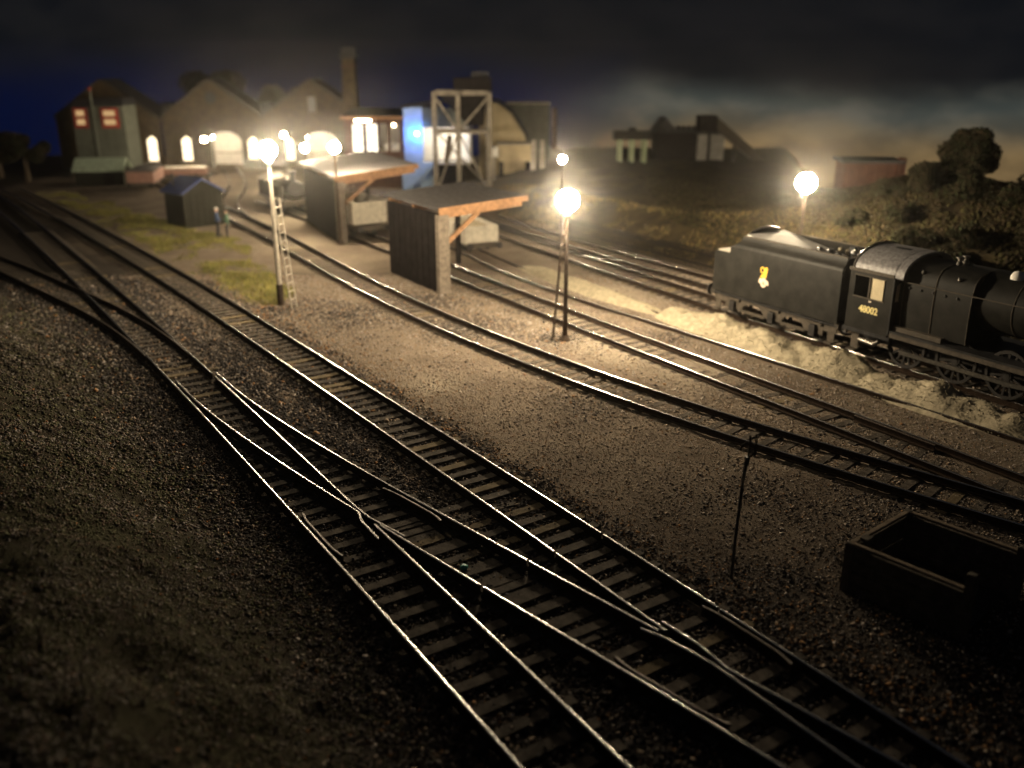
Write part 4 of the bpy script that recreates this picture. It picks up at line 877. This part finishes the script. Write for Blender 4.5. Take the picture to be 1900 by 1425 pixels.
part('under_wall', MB().box((1.4, .5, 1.0), (2.4, .2, 2.1)), M_timber, t)
part('roof', MB().prism([(-2.3, -.5, 6.45), (3.5, -.5, 7.2), (3.5, -.5, 7.35), (-2.3, -.5, 6.6)], (0, 4.6, 0)), M_slate, t)
sp_ = part('stairs', MB().beam((-1.9, -0.9, 0.15), (0.35, -0.9, 2.2), 0.10, 0.22).beam((-1.9, -0.25, 0.15), (0.35, -0.25, 2.2), 0.10, 0.22), M_bluelit, t)
for k in range(8): part('tread', MB().box((-1.75 + k * .29, -0.58, 0.30 + k * .264), (0.28, 0.6, 0.05)), M_bluelit, sp_)
part('blue_lamp', MB().ball((-1.0, -0.62, 4.55), 0.12, 10), emit('blue_led', (0.04, 0.26, 1.0), 650.0), t)
part('blue_lamp_arm', MB().tube([(-1.0, -0.15, 4.8), (-1.0, -0.62, 4.68)], 0.03, 6), M_lampdark, t)
part('room_lamp', MB().ball((1.2, .45, 5.16), 0.10, 10), emit('room_led', (1.0, .90, .70), 2200.0), t)

# steel and concrete water/coal tower
t = thing('hopper_tower', 'tall braced concrete tower with a dark bunker on top', 'tower', (-3.85, 71.6, 0), R(4))
for x, y in ((-2.05, 0), (-0.25, -0.2), (2.15, 0.1), (-2.05, 2.8), (2.15, 2.9)):
    part('leg', MB().box((x, y, 3.85), (0.34, 0.34, 7.9), bev=0.03), mat('grimy_concrete', (0.20, 0.18, 0.15), .85, 0, .35, 2.2), t)
for y in (0, 2.85):
    for z in (7.75, 4.9):
        part('cross_beam', MB().box((0.05, y, z), (3.9, 0.26, 0.36 if z > 6 else 0.22)), mat('grimy_concrete', (0.20, 0.18, 0.15), .85, 0, .35, 2.2), t)
for p, q in (((-1.9, 0, 7.4), (-.4, 0, 5.1)), ((-.1, 0, 5.1), (2.0, 0, 7.4)), ((-.1, 0, 4.7), (2.0, 0, .5)), ((-1.9, 0, .6), (-.4, 0, 4.6)), ((-1.9, 2.8, 4.7), (2.0, 2.8, .5))):
    part('brace', MB().beam(p, q, 0.12, 0.16), mat('grimy_concrete', (0.20, 0.18, 0.15), .85, 0, .35, 2.2), t)
part('bunker', MB().box((0.9, 1.4, 8.35), (2.9, 2.8, 0.95)), M_timber, t)
part('bunker_hopper', MB().add([(-1.7, 0.2, 7.6), (2.0, 0.2, 7.6), (2.0, 2.6, 7.6), (-1.7, 2.6, 7.6), (0.6, .9, 5.3), (1.7, .9, 5.3), (1.7, 1.9, 5.3), (.6, 1.9, 5.3)], [(0, 1, 5, 4), (1, 2, 6, 5), (2, 3, 7, 6), (3, 0, 4, 7), (4, 5, 6, 7)]), M_timber, t)
part('bunker_cap', MB().box((1.5, 1.4, 9.0), (1.3, 1.6, 0.5)), M_slate, t)
part('chute', MB().beam((-0.9, 0.8, 4.6), (-1.2, .4, 2.6), .5, .4), M_frame, t)

# cream gable building, tank, columns
t = thing('cream_store', 'cream rendered store with one sloping roof edge right of the tower', 'building', (-2.2, 80, 0))
part('wall', MB().prism([(-0.6, 0, -.1), (3.35, 0, -.1), (3.35, 0, 3.8), (2.1, 0, 5.8), (0.9, 0, 6.7), (-.6, 0, 6.7)], (0, 5, 0)), M_cream, t)
part('roof', MB().prism([(-.7, -.2, 6.72), (.95, -.2, 6.72), (2.2, -.2, 5.86), (3.5, -.2, 3.85), (3.62, -.2, 3.9), (2.3, -.2, 6.0), (1.0, -.2, 6.86), (-.7, -.2, 6.86)], (0, 5.4, 0)), M_slate, t)
t = thing('storage_tank', 'cream rectangular tank on dark supports before the cream store', 'tank', (0.2, 76, 0))
part('tank', MB().box((0.0, 0.6, 2.95), (2.7, 1.5, 1.35), bev=0.05), M_cream, t)
part('rim', MB().box((0, .6, 3.66), (2.8, 1.6, .1)), M_concrete, t)
for x in (-1.1, 1.1): part('support', MB().box((x, .6, 1.1), (.35, 1.2, 2.3)), M_timber, t)
t = thing('filler_cabinet', 'small white box beside the cream tank and tower leg', 'cabinet', (-1.45, 75.2, 0))
part('box', MB().box((0, 0, 3.1), (.65, .5, .75), bev=.03), M_white, t); part('stand', MB().box((0, 0, 1.35), (.2, .2, 2.75)), M_concrete, t)
for k, (x, y, zt, lb) in enumerate(((1.75, 75.3, 4.05, 'left white pillar of the pair by the cream tank'), (2.45, 75.2, 4.0, 'right white pillar of the pair by the cream tank'))):
    t = thing('white_pillar', lb, 'pillar', (x, y, 0), 0, 'white pillars by the cream tank')
    part('shaft', MB().box((0, 0, 1.6), (.42, .4, 3.4), bev=.02), M_concrete, t); part('head', MB().box((0, 0, 3.65), (.28, .3, .75), bev=.03), M_concrete, t)
t = thing('warehouse', 'plain grey warehouse wall rising behind the cream store', 'building', (1.5, 90, 0))
part('wall', MB().box((0, 2, 3.1), (4.1, 4, 6.3)), M_greyren, t); part('parapet', MB().box((0, -.02, 6.25), (4.2, .3, .15)), M_concrete, t); part('chimney_pipe', MB().tube([(2.6, 1, 2), (2.6, 1, 5.8)], .25, 8), M_brick2, t)

# ------------------------------------------------------------------ left buildings and huts
t = thing('signal_tower', 'twin grey tower blocks with red framed lit upper windows', 'tower', (-37.0, 84, 0), R(-3))
for x, w, ht in ((-1.45, 1.6, 6.1), (1.1, 2.75, 6.3)):
    part('block', MB().box((x, 1.3, ht / 2), (w, 2.6, ht)), M_greyren, t)
    part('roof', MB().prism([(x - w / 2 - .15, -.15, ht), (x + w / 2 + .15, -.15, ht), (x + w / 2 - .1, .2, ht + .65), (x - w / 2 + .1, .2, ht + .65)], (0, 2.6, 0)), M_slate, t)
part('recess', MB().box((-.45, 1.6, 3.0), (.5, 2.0, 6.0)), M_slate, t)
part('mast', MB().tube([(-.25, -.1, 0), (-.25, -.1, 7.6)], .10, 8), M_greyren, t); part('mast_top', MB().ball((-.25, -.1, 7.7), .16, 8), M_redpaint, t)
M_sigpane = emit('signal_window', (1.0, .62, .28), 0.55)
for x, w in ((-1.45, 1.25), (1.2, 1.55)):
    wn_ = part('window', MB().box((x, -.05, 5.25), (w, .1, 1.75)), M_redpaint, t)
    for z in (4.9, 5.65): part('pane', MB().box((x, -.11, z), (w - .5, .03, .48)), M_sigpane, wn_)
t = thing('lineside_hut', 'hut with a pale green pitched roof before the twin towers', 'hut', (-35.2, 79.5, 0), R(8))
part('wall', MB().box((0, 0, .65), (3.9, 2.6, 1.4)), M_greenhut, t)
for s in (-1, 1): part('roof_slope', MB().prism([(-2.1, 0, 2.25), (-2.1, s * 1.5, 1.3), (-2.1, s * 1.5, 1.2), (-2.1, 0, 2.15)], (4.2, 0, 0)), M_palehut, t)
part('door', MB().box((.8, -1.32, .62), (.8, .05, 1.2)), M_timber, t)
# drab hut by the men
fd = np.array([1.8, 2.0]); fd /= np.linalg.norm(fd)
t = thing('platelayers_hut', 'drab gabled hut with blue sheen in its roof colour beside the two men', 'hut', (-20.6, 57.2, 0), math.atan2(fd[1], fd[0]))
b = MB(); b.prism([(0, 0, -.1), (2.75, 0, -.1), (2.75, 0, 2.2), (1.35, 0, 2.95), (0, 0, 2.25)], (0, 2.3, 0)); part('wall', b, M_greenhut, t)
for s, x0, x1, z0, z1 in ((0, -.15, 1.37, 2.20, 3.06), (1, 1.37, 2.92, 3.06, 2.14)):
    part('roof_slope', MB().prism([(x0, -.18, z0), (x1, -.18, z1), (x1, -.18, z1 - .09), (x0, -.18, z0 - .09)], (0, 2.7, 0)), M_roofsheen, t)
for k in range(6): part('board', MB().box((.23 + k * .46, -.02, 1.05), (.43, .03, 2.2)), M_greenhut, t)
part('stove_pipe', MB().tube([(.4, 1.7, 2.3), (.4, 1.7, 3.3)], .07, 8), M_black, t)

# ------------------------------------------------------------------ the two men
def person(x, y, rz, label, coat, trousers, cap, pose):
    t = thing('person', label, 'person', (x, y, H(x, y)), rz)
    J = {'pel': (0, 0, .92, .135), 'belly': (0, .01, 1.08, .13), 'chest': (0, .0, 1.30, .155), 'neck': (0, 0, 1.47, .055), 'head': (0, .015, 1.58, .085), 'crown': (0, .01, 1.68, .075)}
    E = [('pel', 'belly'), ('belly', 'chest'), ('chest', 'neck'), ('neck', 'head'), ('head', 'crown')]
    for s, nm in ((-1, 'l'), (1, 'r')):
        a = pose[nm + 'arm']; lg = pose[nm + 'leg']
        J.update({nm + 'sh': (s * .19, 0, 1.40, .07), nm + 'el': (s * .25 + a[0], a[1], 1.13 + a[2], .052), nm + 'wr': (s * .24 + a[3], a[4], .90 + a[5], .04), nm + 'ha': (s * .24 + a[3] * 1.1, a[4] * 1.25 + .02, .83 + a[5] * 1.1, .042),
                  nm + 'hp': (s * .09, 0, .88, .105), nm + 'kn': (s * .11 + lg[0], .02 + lg[1], .48, .072), nm + 'an': (s * .12 + lg[2], -.01 + lg[3], .08, .048), nm + 'to': (s * .14 + lg[2], .14 + lg[3], .045, .045)})
        E += [('chest', nm + 'sh'), (nm + 'sh', nm + 'el'), (nm + 'el', nm + 'wr'), (nm + 'wr', nm + 'ha'), ('pel', nm + 'hp'), (nm + 'hp', nm + 'kn'), (nm + 'kn', nm + 'an'), (nm + 'an', nm + 'to')]
    ks = list(J); me = bpy.data.meshes.new('body'); me.from_pydata([J[k][:3] for k in ks], [(ks.index(a), ks.index(b)) for a, b in E], [])
    for m in (coat, trousers, M_skin): me.materials.append(m)
    o = put('body', me, t); sk_ = o.modifiers.new('skin', 'SKIN'); sk_.use_smooth_shade = True
    for i, k in enumerate(ks): me.skin_vertices[0].data[i].radius = (J[k][3], J[k][3])
    me.skin_vertices[0].data[0].use_root = True
    o.modifiers.new('sub', 'SUBSURF').levels = 1; o.modifiers['sub'].render_levels = 2
    dg = bpy.context.evaluated_depsgraph_get(); me2 = bpy.data.meshes.new_from_object(o.evaluated_get(dg)); o.modifiers.clear(); o.data = me2
    me2.materials.clear()
    for m in (coat, trousers, M_skin): me2.materials.append(m)
    idx = []
    for p in me2.polygons:
        c = p.center; idx.append(1 if c.z < .90 and abs(c.x) < .22 else (2 if c.z > 1.48 or (c.z < .93 and abs(c.x) >= .2) else 0))
    me2.polygons.foreach_set('material_index', idx)
    part('cap', MB().lathe([(.001, 1.76), (.08, 1.75), (.105, 1.68), (.11, 1.65), (.001, 1.645)], (0, .005, 0), 12).box((0, .12, 1.655), (.14, .10, .02)), cap, t, 40)
    for s, nm in ((-1, 'l'), (1, 'r')):
        lg = pose[nm + 'leg']; part('boot', MB().box((s * .13 + lg[2], .06 + lg[3], .05), (.10, .28, .10), bev=.03), M_black, t)
    fc = part('nose', MB().ball((0, .10, 1.57), .018, 6), M_skin, t)
    return t
M_blue = mat('navy_jacket', (0.06, 0.09, 0.17), .8, 0, .2, 8); M_dkgreen = mat('dark_green_coat', (0.05, 0.09, 0.06), .8, 0, .2, 8); M_trs = mat('dark_trousers', (0.035, 0.032, 0.035), .85, 0, .2, 8); M_cap = mat('pale_cap', (0.55, 0.53, 0.50), .8, 0, .1, 8); M_capd = mat('dark_cap', (0.03, 0.03, 0.03), .8, 0, .1, 8)
person(-17.75, 54.6, R(-70), 'man in navy jacket and pale cap standing nearer the hut', M_blue, M_trs, M_cap, {'larm': (-.05, .05, 0, .02, .16, .10), 'rarm': (.03, .02, 0, -.02, .12, .05), 'lleg': (0, .03, -.02, .05), 'rleg': (0, -.02, .03, -.10)})
person(-16.95, 53.95, R(95), 'man in dark green coat standing nearer the rails', M_dkgreen, M_trs, M_capd, {'larm': (-.02, .0, 0, 0, .05, 0), 'rarm': (.05, .08, .02, -.08, .24, .22), 'lleg': (-.02, .02, -.05, .0), 'rleg': (.02, .05, .05, .08)})

# ------------------------------------------------------------------ coal bin at lower right
c1, c2, c3, c4 = (6.68, 15.72), (8.34, 17.05), (8.2, 14.02), (9.86, 15.36)
t = thing('coal_bin', 'dark three sided timber coal bin at the lower right corner', 'coal bin')
M_bin = mat('bin_timber', (0.085, 0.075, 0.062), .85, 0, .35, 4, bump=.3, bscale=16)
def binwall(p, q, nm, h=1.02):
    p = np.array(p); q = np.array(q); d = q - p; L = np.linalg.norm(d); a = math.atan2(d[1], d[0]); m = (p + q) / 2
    for k in range(4):
        part('plank', MB().box((m[0], m[1], 0.10 + k * .255 - .02), (L - .02, 0.08 + .012 * (k % 2), 0.235), rz=a, bev=.015), M_bin, t)
    part('capping', MB().box((m[0], m[1], h + .02), (L + .02, .115, .05), rz=a, bev=.015), mat('bin_capping_lit', (0.17, 0.135, 0.10), .85, 0, .3, 6), t)  # capping coloured lighter for the lamp light on its top
binwall(c1, c2, 'end'); binwall(c2, c4, 'far'); binwall(c1, c3, 'near')
for p, h in ((c1, 1.02), (c2, 1.03), (c3, 1.34), (c4, 1.12)):
    part('corner_post', MB().box((p[0], p[1], h / 2), (.17, .17, h + .08), rz=R(-48), bev=.02), M_bin, t)
part('batten', MB().box((7.02, 15.86, 1.06), (.22, .16, .07), rz=R(39)), M_bin, t)
part('coal_floor', MB().box((8.27, 15.5, .06), (2.1, 2.0, .06), rz=R(-48)), M_coal, t)

# swan-neck hook post
t = thing('hook_post', 'thin black post with a ring and prongs standing in bare ballast', 'post', (4.49, 16.14, H(4.49, 16.14)))
part('stem', MB().tube([(0, 0, -.1), (.01, 0, .9), (.04, .0, 1.8), (.06, 0, 2.3), (.09, 0, 2.62)], [.034, .034, .034, .036, .04], 8), M_black, t, 60)
part('collar', MB().tube([(.09, 0, 2.55), (.10, 0, 2.72)], [.05, .06], 8), M_black, t, 40)
part('ring', MB().tube([(.09 + .14 * math.cos(R(q)), 0, 2.86 + .15 * math.sin(R(q))) for q in range(-80, 200, 20)], .025, 8), M_rust, t, 60)
for x, z in ((.12, 3.16), (.24, 3.20)): part('prong', MB().tube([(x, 0, 2.72), (x, .01, z)], .022, 6), M_rust, t)
part('wire', MB().tube([(.045, -.03, 2.05), (.05, -.05, 2.25), (.07, -.03, 2.42)], .012, 6), M_steel, t, 60)
b = MB().ball((0, 0, 0), .085, 10, .7); o = part('pebble', b, mat('teal_glass', (0.05, 0.34, 0.28), .35, 0, .2, 6), None, 60, (-0.99, 16.38, .10)); tag(o, 'small teal green pebble between the crossover rails', 'pebble')

# ------------------------------------------------------------------ paling fence
t = thing('paling_fence', 'dark upright paling fence at the foot of the grass slope', 'fence', (0, 0, 0))
fdv = np.array([0.53, -0.85]); me = MB().box((0, 0, .55), (.11, .03, 1.25)).mesh('pale', M_timber); n = 0
for k in range(-46, 46):
    p = FO + fdv * k * .2 + FN * (.15); o = put('pale', me, t, (p[0], p[1], H(p[0], p[1]) - .05 + .02 * random.random()), math.atan2(fdv[1], fdv[0]))
a = FO + fdv * -9.2 + FN * .2; c = FO + fdv * 9.2 + FN * .2
for z in (.35, .9): part('rail', MB().beam((*a, z), (*c, z), .05, .09), M_timber, t)

# ------------------------------------------------------------------ right background
t = thing('water_tank', 'dark water tank on pale green columns in the background', 'water tank', (10.1, 78, H(10.1, 78)))
zb = 2.1 - H(10.1, 78)
part('tank', MB().box((0, .8, zb + 2.05), (3.1, 1.8, .65), bev=.03), M_timber, t); part('vent_cap', MB().box((0, .8, zb + 2.5), (.6, .6, .35)), M_timber, t)
M_gcol = mat('pale_green_column', (0.30, 0.36, 0.22), .7, 0, .2, 4)
for x in (-1.0, .0, 1.05):
    for y in (.1, 1.5): part('column', MB().tube([(x, y, -.4), (x, y, zb + 1.75)], [.17, .13], 10), M_gcol, t, 40)
t = thing('screen_shed', 'long dark shed joined to the conveyor ramp in the background', 'shed', (14.8, 83, H(14.8, 83)))
zz = H(14.8, 83); part('wall', MB().box((0, 1.5, 1.0), (3.9, 3, 2.8)), M_timber, t)
part('roof', MB().prism([(-2.2, -.2, 2.3), (-1.2, -.2, 3.6), (-.4, -.2, 2.6), (2.1, -.2, 2.7), (2.1, -.2, 2.3)], (0, 3.4, 0)), M_slate, t)
for k in range(5): part('roof_light', MB().box((-.1 + k * .45, -.1, 2.75), (.25, .2, .3)), M_timber, t)
t = thing('conveyor', 'brown inclined conveyor gallery sloping down to the right', 'conveyor', (0, 0, 0))
part('gallery', MB().prism([(16.4, 80, 5.0), (17.6, 80, 5.45), (22.4, 80, 1.6), (22.0, 80, 1.0), (17.4, 80, 4.6), (16.4, 80, 4.2)], (0, 1.4, 0)), M_frame, t)
part('head_house', MB().box((16.7, 80.7, 5.0), (1.5, 1.8, 1.3)), M_timber, t)
for x, z in ((17.0, 4.2), (19.2, 3.2), (20.8, 2.0)): part('trestle', MB().beam((x, 80.6, H(x, 80.6) - .2), (x, 80.6, z), .2, .2), M_timber, t)
t = thing('white_cottage', 'small white walled cottage beneath the conveyor', 'cottage', (17.6, 82.5, H(17.6, 82.5)))
part('wall', MB().box((0, 1, 1.0), (2.3, 2, 2.4)), mat('cottage_wash', (0.26, 0.25, 0.23), .85, 0, .2, 2), t); part('roof', MB().prism([(-1.3, -.15, 2.15), (1.3, -.15, 2.15), (.6, -.15, 2.6), (-.6, -.15, 2.6)], (0, 2.3, 0)), M_slate, t)
t = thing('brick_outhouse', 'long low red brick outhouse on the right hand hill', 'building', (19.7, 50.5, H(19.7, 50.5)), R(-6))
zz = 3.7 - H(19.7, 50.5)
part('wall', MB().box((0, 1.0, zz + .2), (3.0, 2.0, 1.7)), M_brick2, t); part('roof', MB().prism([(-1.65, -.2, zz + 1.05), (1.6, -.2, zz + 1.05), (1.6, -.2, zz + 1.2), (-1.65, -.2, zz + 1.2)], (0, 2.5, 0)), M_slate, t)
part('chimney_stack', MB().box((1.62, .5, zz + .5), (.35, .6, 1.6)), M_brick2, t)
for k in range(6): part('pilaster', MB().box((-1.3 + k * .5, -.04, zz + .25), (.12, .1, 1.5)), M_brick2, t)

# ------------------------------------------------------------------ tree and shrubs
def leafmesh(name, n, blobs, size, mats):
    P = []; 
    w = np.array([b_[3] ** 3 for b_ in blobs]); w /= w.sum()
    for (x, y, z, r), q in zip(blobs, w):
        k = max(20, int(n * q)); d = RNG.normal(0, 1, (k, 3)); d /= np.linalg.norm(d, axis=1)[:, None]
        rr = r * RNG.uniform(0.55, 1.08, k) ** 0.6 * (1 + 0.25 * vnoise(d[:, 0] * 3 + x, d[:, 1] * 3 + d[:, 2] * 2))
        P.append(np.stack([x + d[:, 0] * rr, y + d[:, 1] * rr, z + d[:, 2] * rr * .9], 1))
    P = np.concatenate(P); k = len(P); A = RNG.normal(0, 1, (k, 3)); A /= np.linalg.norm(A, axis=1)[:, None]
    B = np.cross(A, RNG.normal(0, 1, (k, 3))); B /= np.linalg.norm(B, axis=1)[:, None]; s = (size * RNG.uniform(.6, 1.4, k))[:, None]
    v = np.stack([P - A * s, P + B * s * .5, P + A * s, P - B * s * .5], 1).reshape(-1, 3)
    return np_mesh(name, v, np.arange(4 * k).reshape(-1, 4), mats, RNG.integers(0, len(mats), k))
M_lv = [M_leaf, mat('foliage_brown', (0.026, 0.019, 0.012), .85, 0, .4, 3), mat('foliage_green', (0.018, 0.022, 0.011), .85, 0, .4, 3)]
tx, ty = 23.6, 48.0; tz = H(tx, ty)
t = thing('round_tree', 'round dark leafy tree standing on the right hand hill', 'tree', (tx, ty, tz))
part('trunk', MB().tube([(0, 0, -.3), (.05, 0, .7), (-.05, .05, 1.5), (.1, 0, 2.2)], [.2, .16, .13, .07], 8).tube([(0, 0, .9), (.6, .1, 1.7)], [.09, .04], 6).tube([(0, 0, 1.0), (-.6, -.1, 1.8)], [.09, .04], 6), M_bark, t, 60)
bl = [(0, 0, 2.1, .95), (.75, .1, 1.7, .75), (-.75, 0, 1.8, .7), (.3, -.2, 2.7, .6), (-.35, .1, 2.6, .55), (.9, 0, 1.1, .55), (-.9, -.1, 1.0, .5), (-1.3, 0, .6, .5), (0, -.4, 1.3, .7)]
bl = [(a * 1.1, b_, c * .82 - .25, d * 1.0) for a, b_, c, d in bl]
put('crown', leafmesh('crown', 16000, bl, .085, M_lv), t)
SH = [(20.0, 45.0, .8, 'low shrub left of the round tree below the brick outhouse'), (21.6, 43.4, 1.0, 'broad shrub in front of the round tree'), (23.6, 42.2, .9, 'dense shrub at the right edge below the hill top'), (25.4, 44.2, .8, 'tall shrub right of the round tree at the picture edge'), (18.2, 42.6, .7, 'small shrub on the slope above the locomotive boiler'), (20.0, 39.6, .8, 'dark shrub on the slope above the locomotive dome'), (22.4, 38.6, .9, 'shrub low on the slope at the far right'), (16.6, 46.2, .6, 'small shrub on the bank right of the glaring lamp'), (14.6, 49.4, .55, 'little scrub bush on the bank crest behind the glaring lamp'), (16.0, 42.8, .75, 'spreading shrub right behind the glaring lamp'), (17.6, 39.9, .8, 'dark shrub above the locomotive cab roof'), (18.6, 45.4, .8, 'rounded shrub under the left end of the brick outhouse'), (21.0, 47.4, .8, 'shrub between the brick outhouse and the round tree'), (22.6, 46.0, .9, 'shrub hugging the foot of the round tree'), (18.8, 37.2, .85, 'low dark shrub directly above the locomotive boiler'), (26.4, 41.2, .7, 'outermost dark shrub at the right picture edge')]
for x, y, s, lb in SH:
    t = thing('shrub', lb, 'shrub', (x, y, H(x, y) - .1), random.random() * 6, 'shrubs on the right hand hill')
    bl = [(random.uniform(-.9, .9) * s, random.uniform(-.7, .7) * s, random.uniform(.2, .75) * s, random.uniform(.4, .65) * s) for _ in range(9)]
    part('stem', MB().tube([(0, 0, -.2), (.05, 0, .5 * s)], [.07, .03], 6), M_bark, t); put('crown', leafmesh('crown', 3200, bl, .07, M_lv), t)
# hedge line behind the shed
for k, (x, y, h_, lb) in enumerate(((-32.5, 104, 9.2, 'dark tree crown rising behind the middle shed gable'), (-24.6, 103.5, 7.6, 'dark tree crown in the valley between two shed gables'), (-8.5, 92, 6.0, 'dark bushy tree behind the lit workshop roof'), (-46.5, 84, 4.2, 'black bushy mass left of the twin tower blocks'), (-51, 86, 3.6, 'black bushy mass at the far left picture edge'), (-42.5, 81, 3.4, 'low black bush at the foot of the twin tower blocks'))):
    t = thing('background_tree', lb, 'tree', (x, y, 0), 0, 'trees behind the engine shed')
    part('trunk', MB().tube([(0, 0, -.2), (0, 0, h_ * .6)], [.3, .15], 8), M_bark, t)
    put('crown', leafmesh('crown', 3500, [(random.uniform(-2.2, 2.2), random.uniform(-1, 1), h_ * random.uniform(.62, .86), h_ * .16) for _ in range(9)], .2, M_lv), t)

# ------------------------------------------------------------------ thin haze added to give the lamps a bloom
hz = MB().box((-8, 45, 5.3), (120, 124, 13.2)); m = bpy.data.materials.new('bloom_haze'); m.use_nodes = True; nt = m.node_tree; nt.nodes.clear()
vo = nt.nodes.new('ShaderNodeVolumePrincipled'); oo = nt.nodes.new('ShaderNodeOutputMaterial'); nt.links.new(vo.outputs[0], oo.inputs['Volume'])
vo.inputs['Color'].default_value = (1, 0.97, 0.92, 1); vo.inputs['Density'].default_value = 0.00032; vo.inputs['Anisotropy'].default_value = 0.96
HAZE = True
if HAZE: tag(put('haze', hz.mesh('haze', m)), 'thin haze added over the whole yard for lamp bloom', 'haze', kind='stuff')
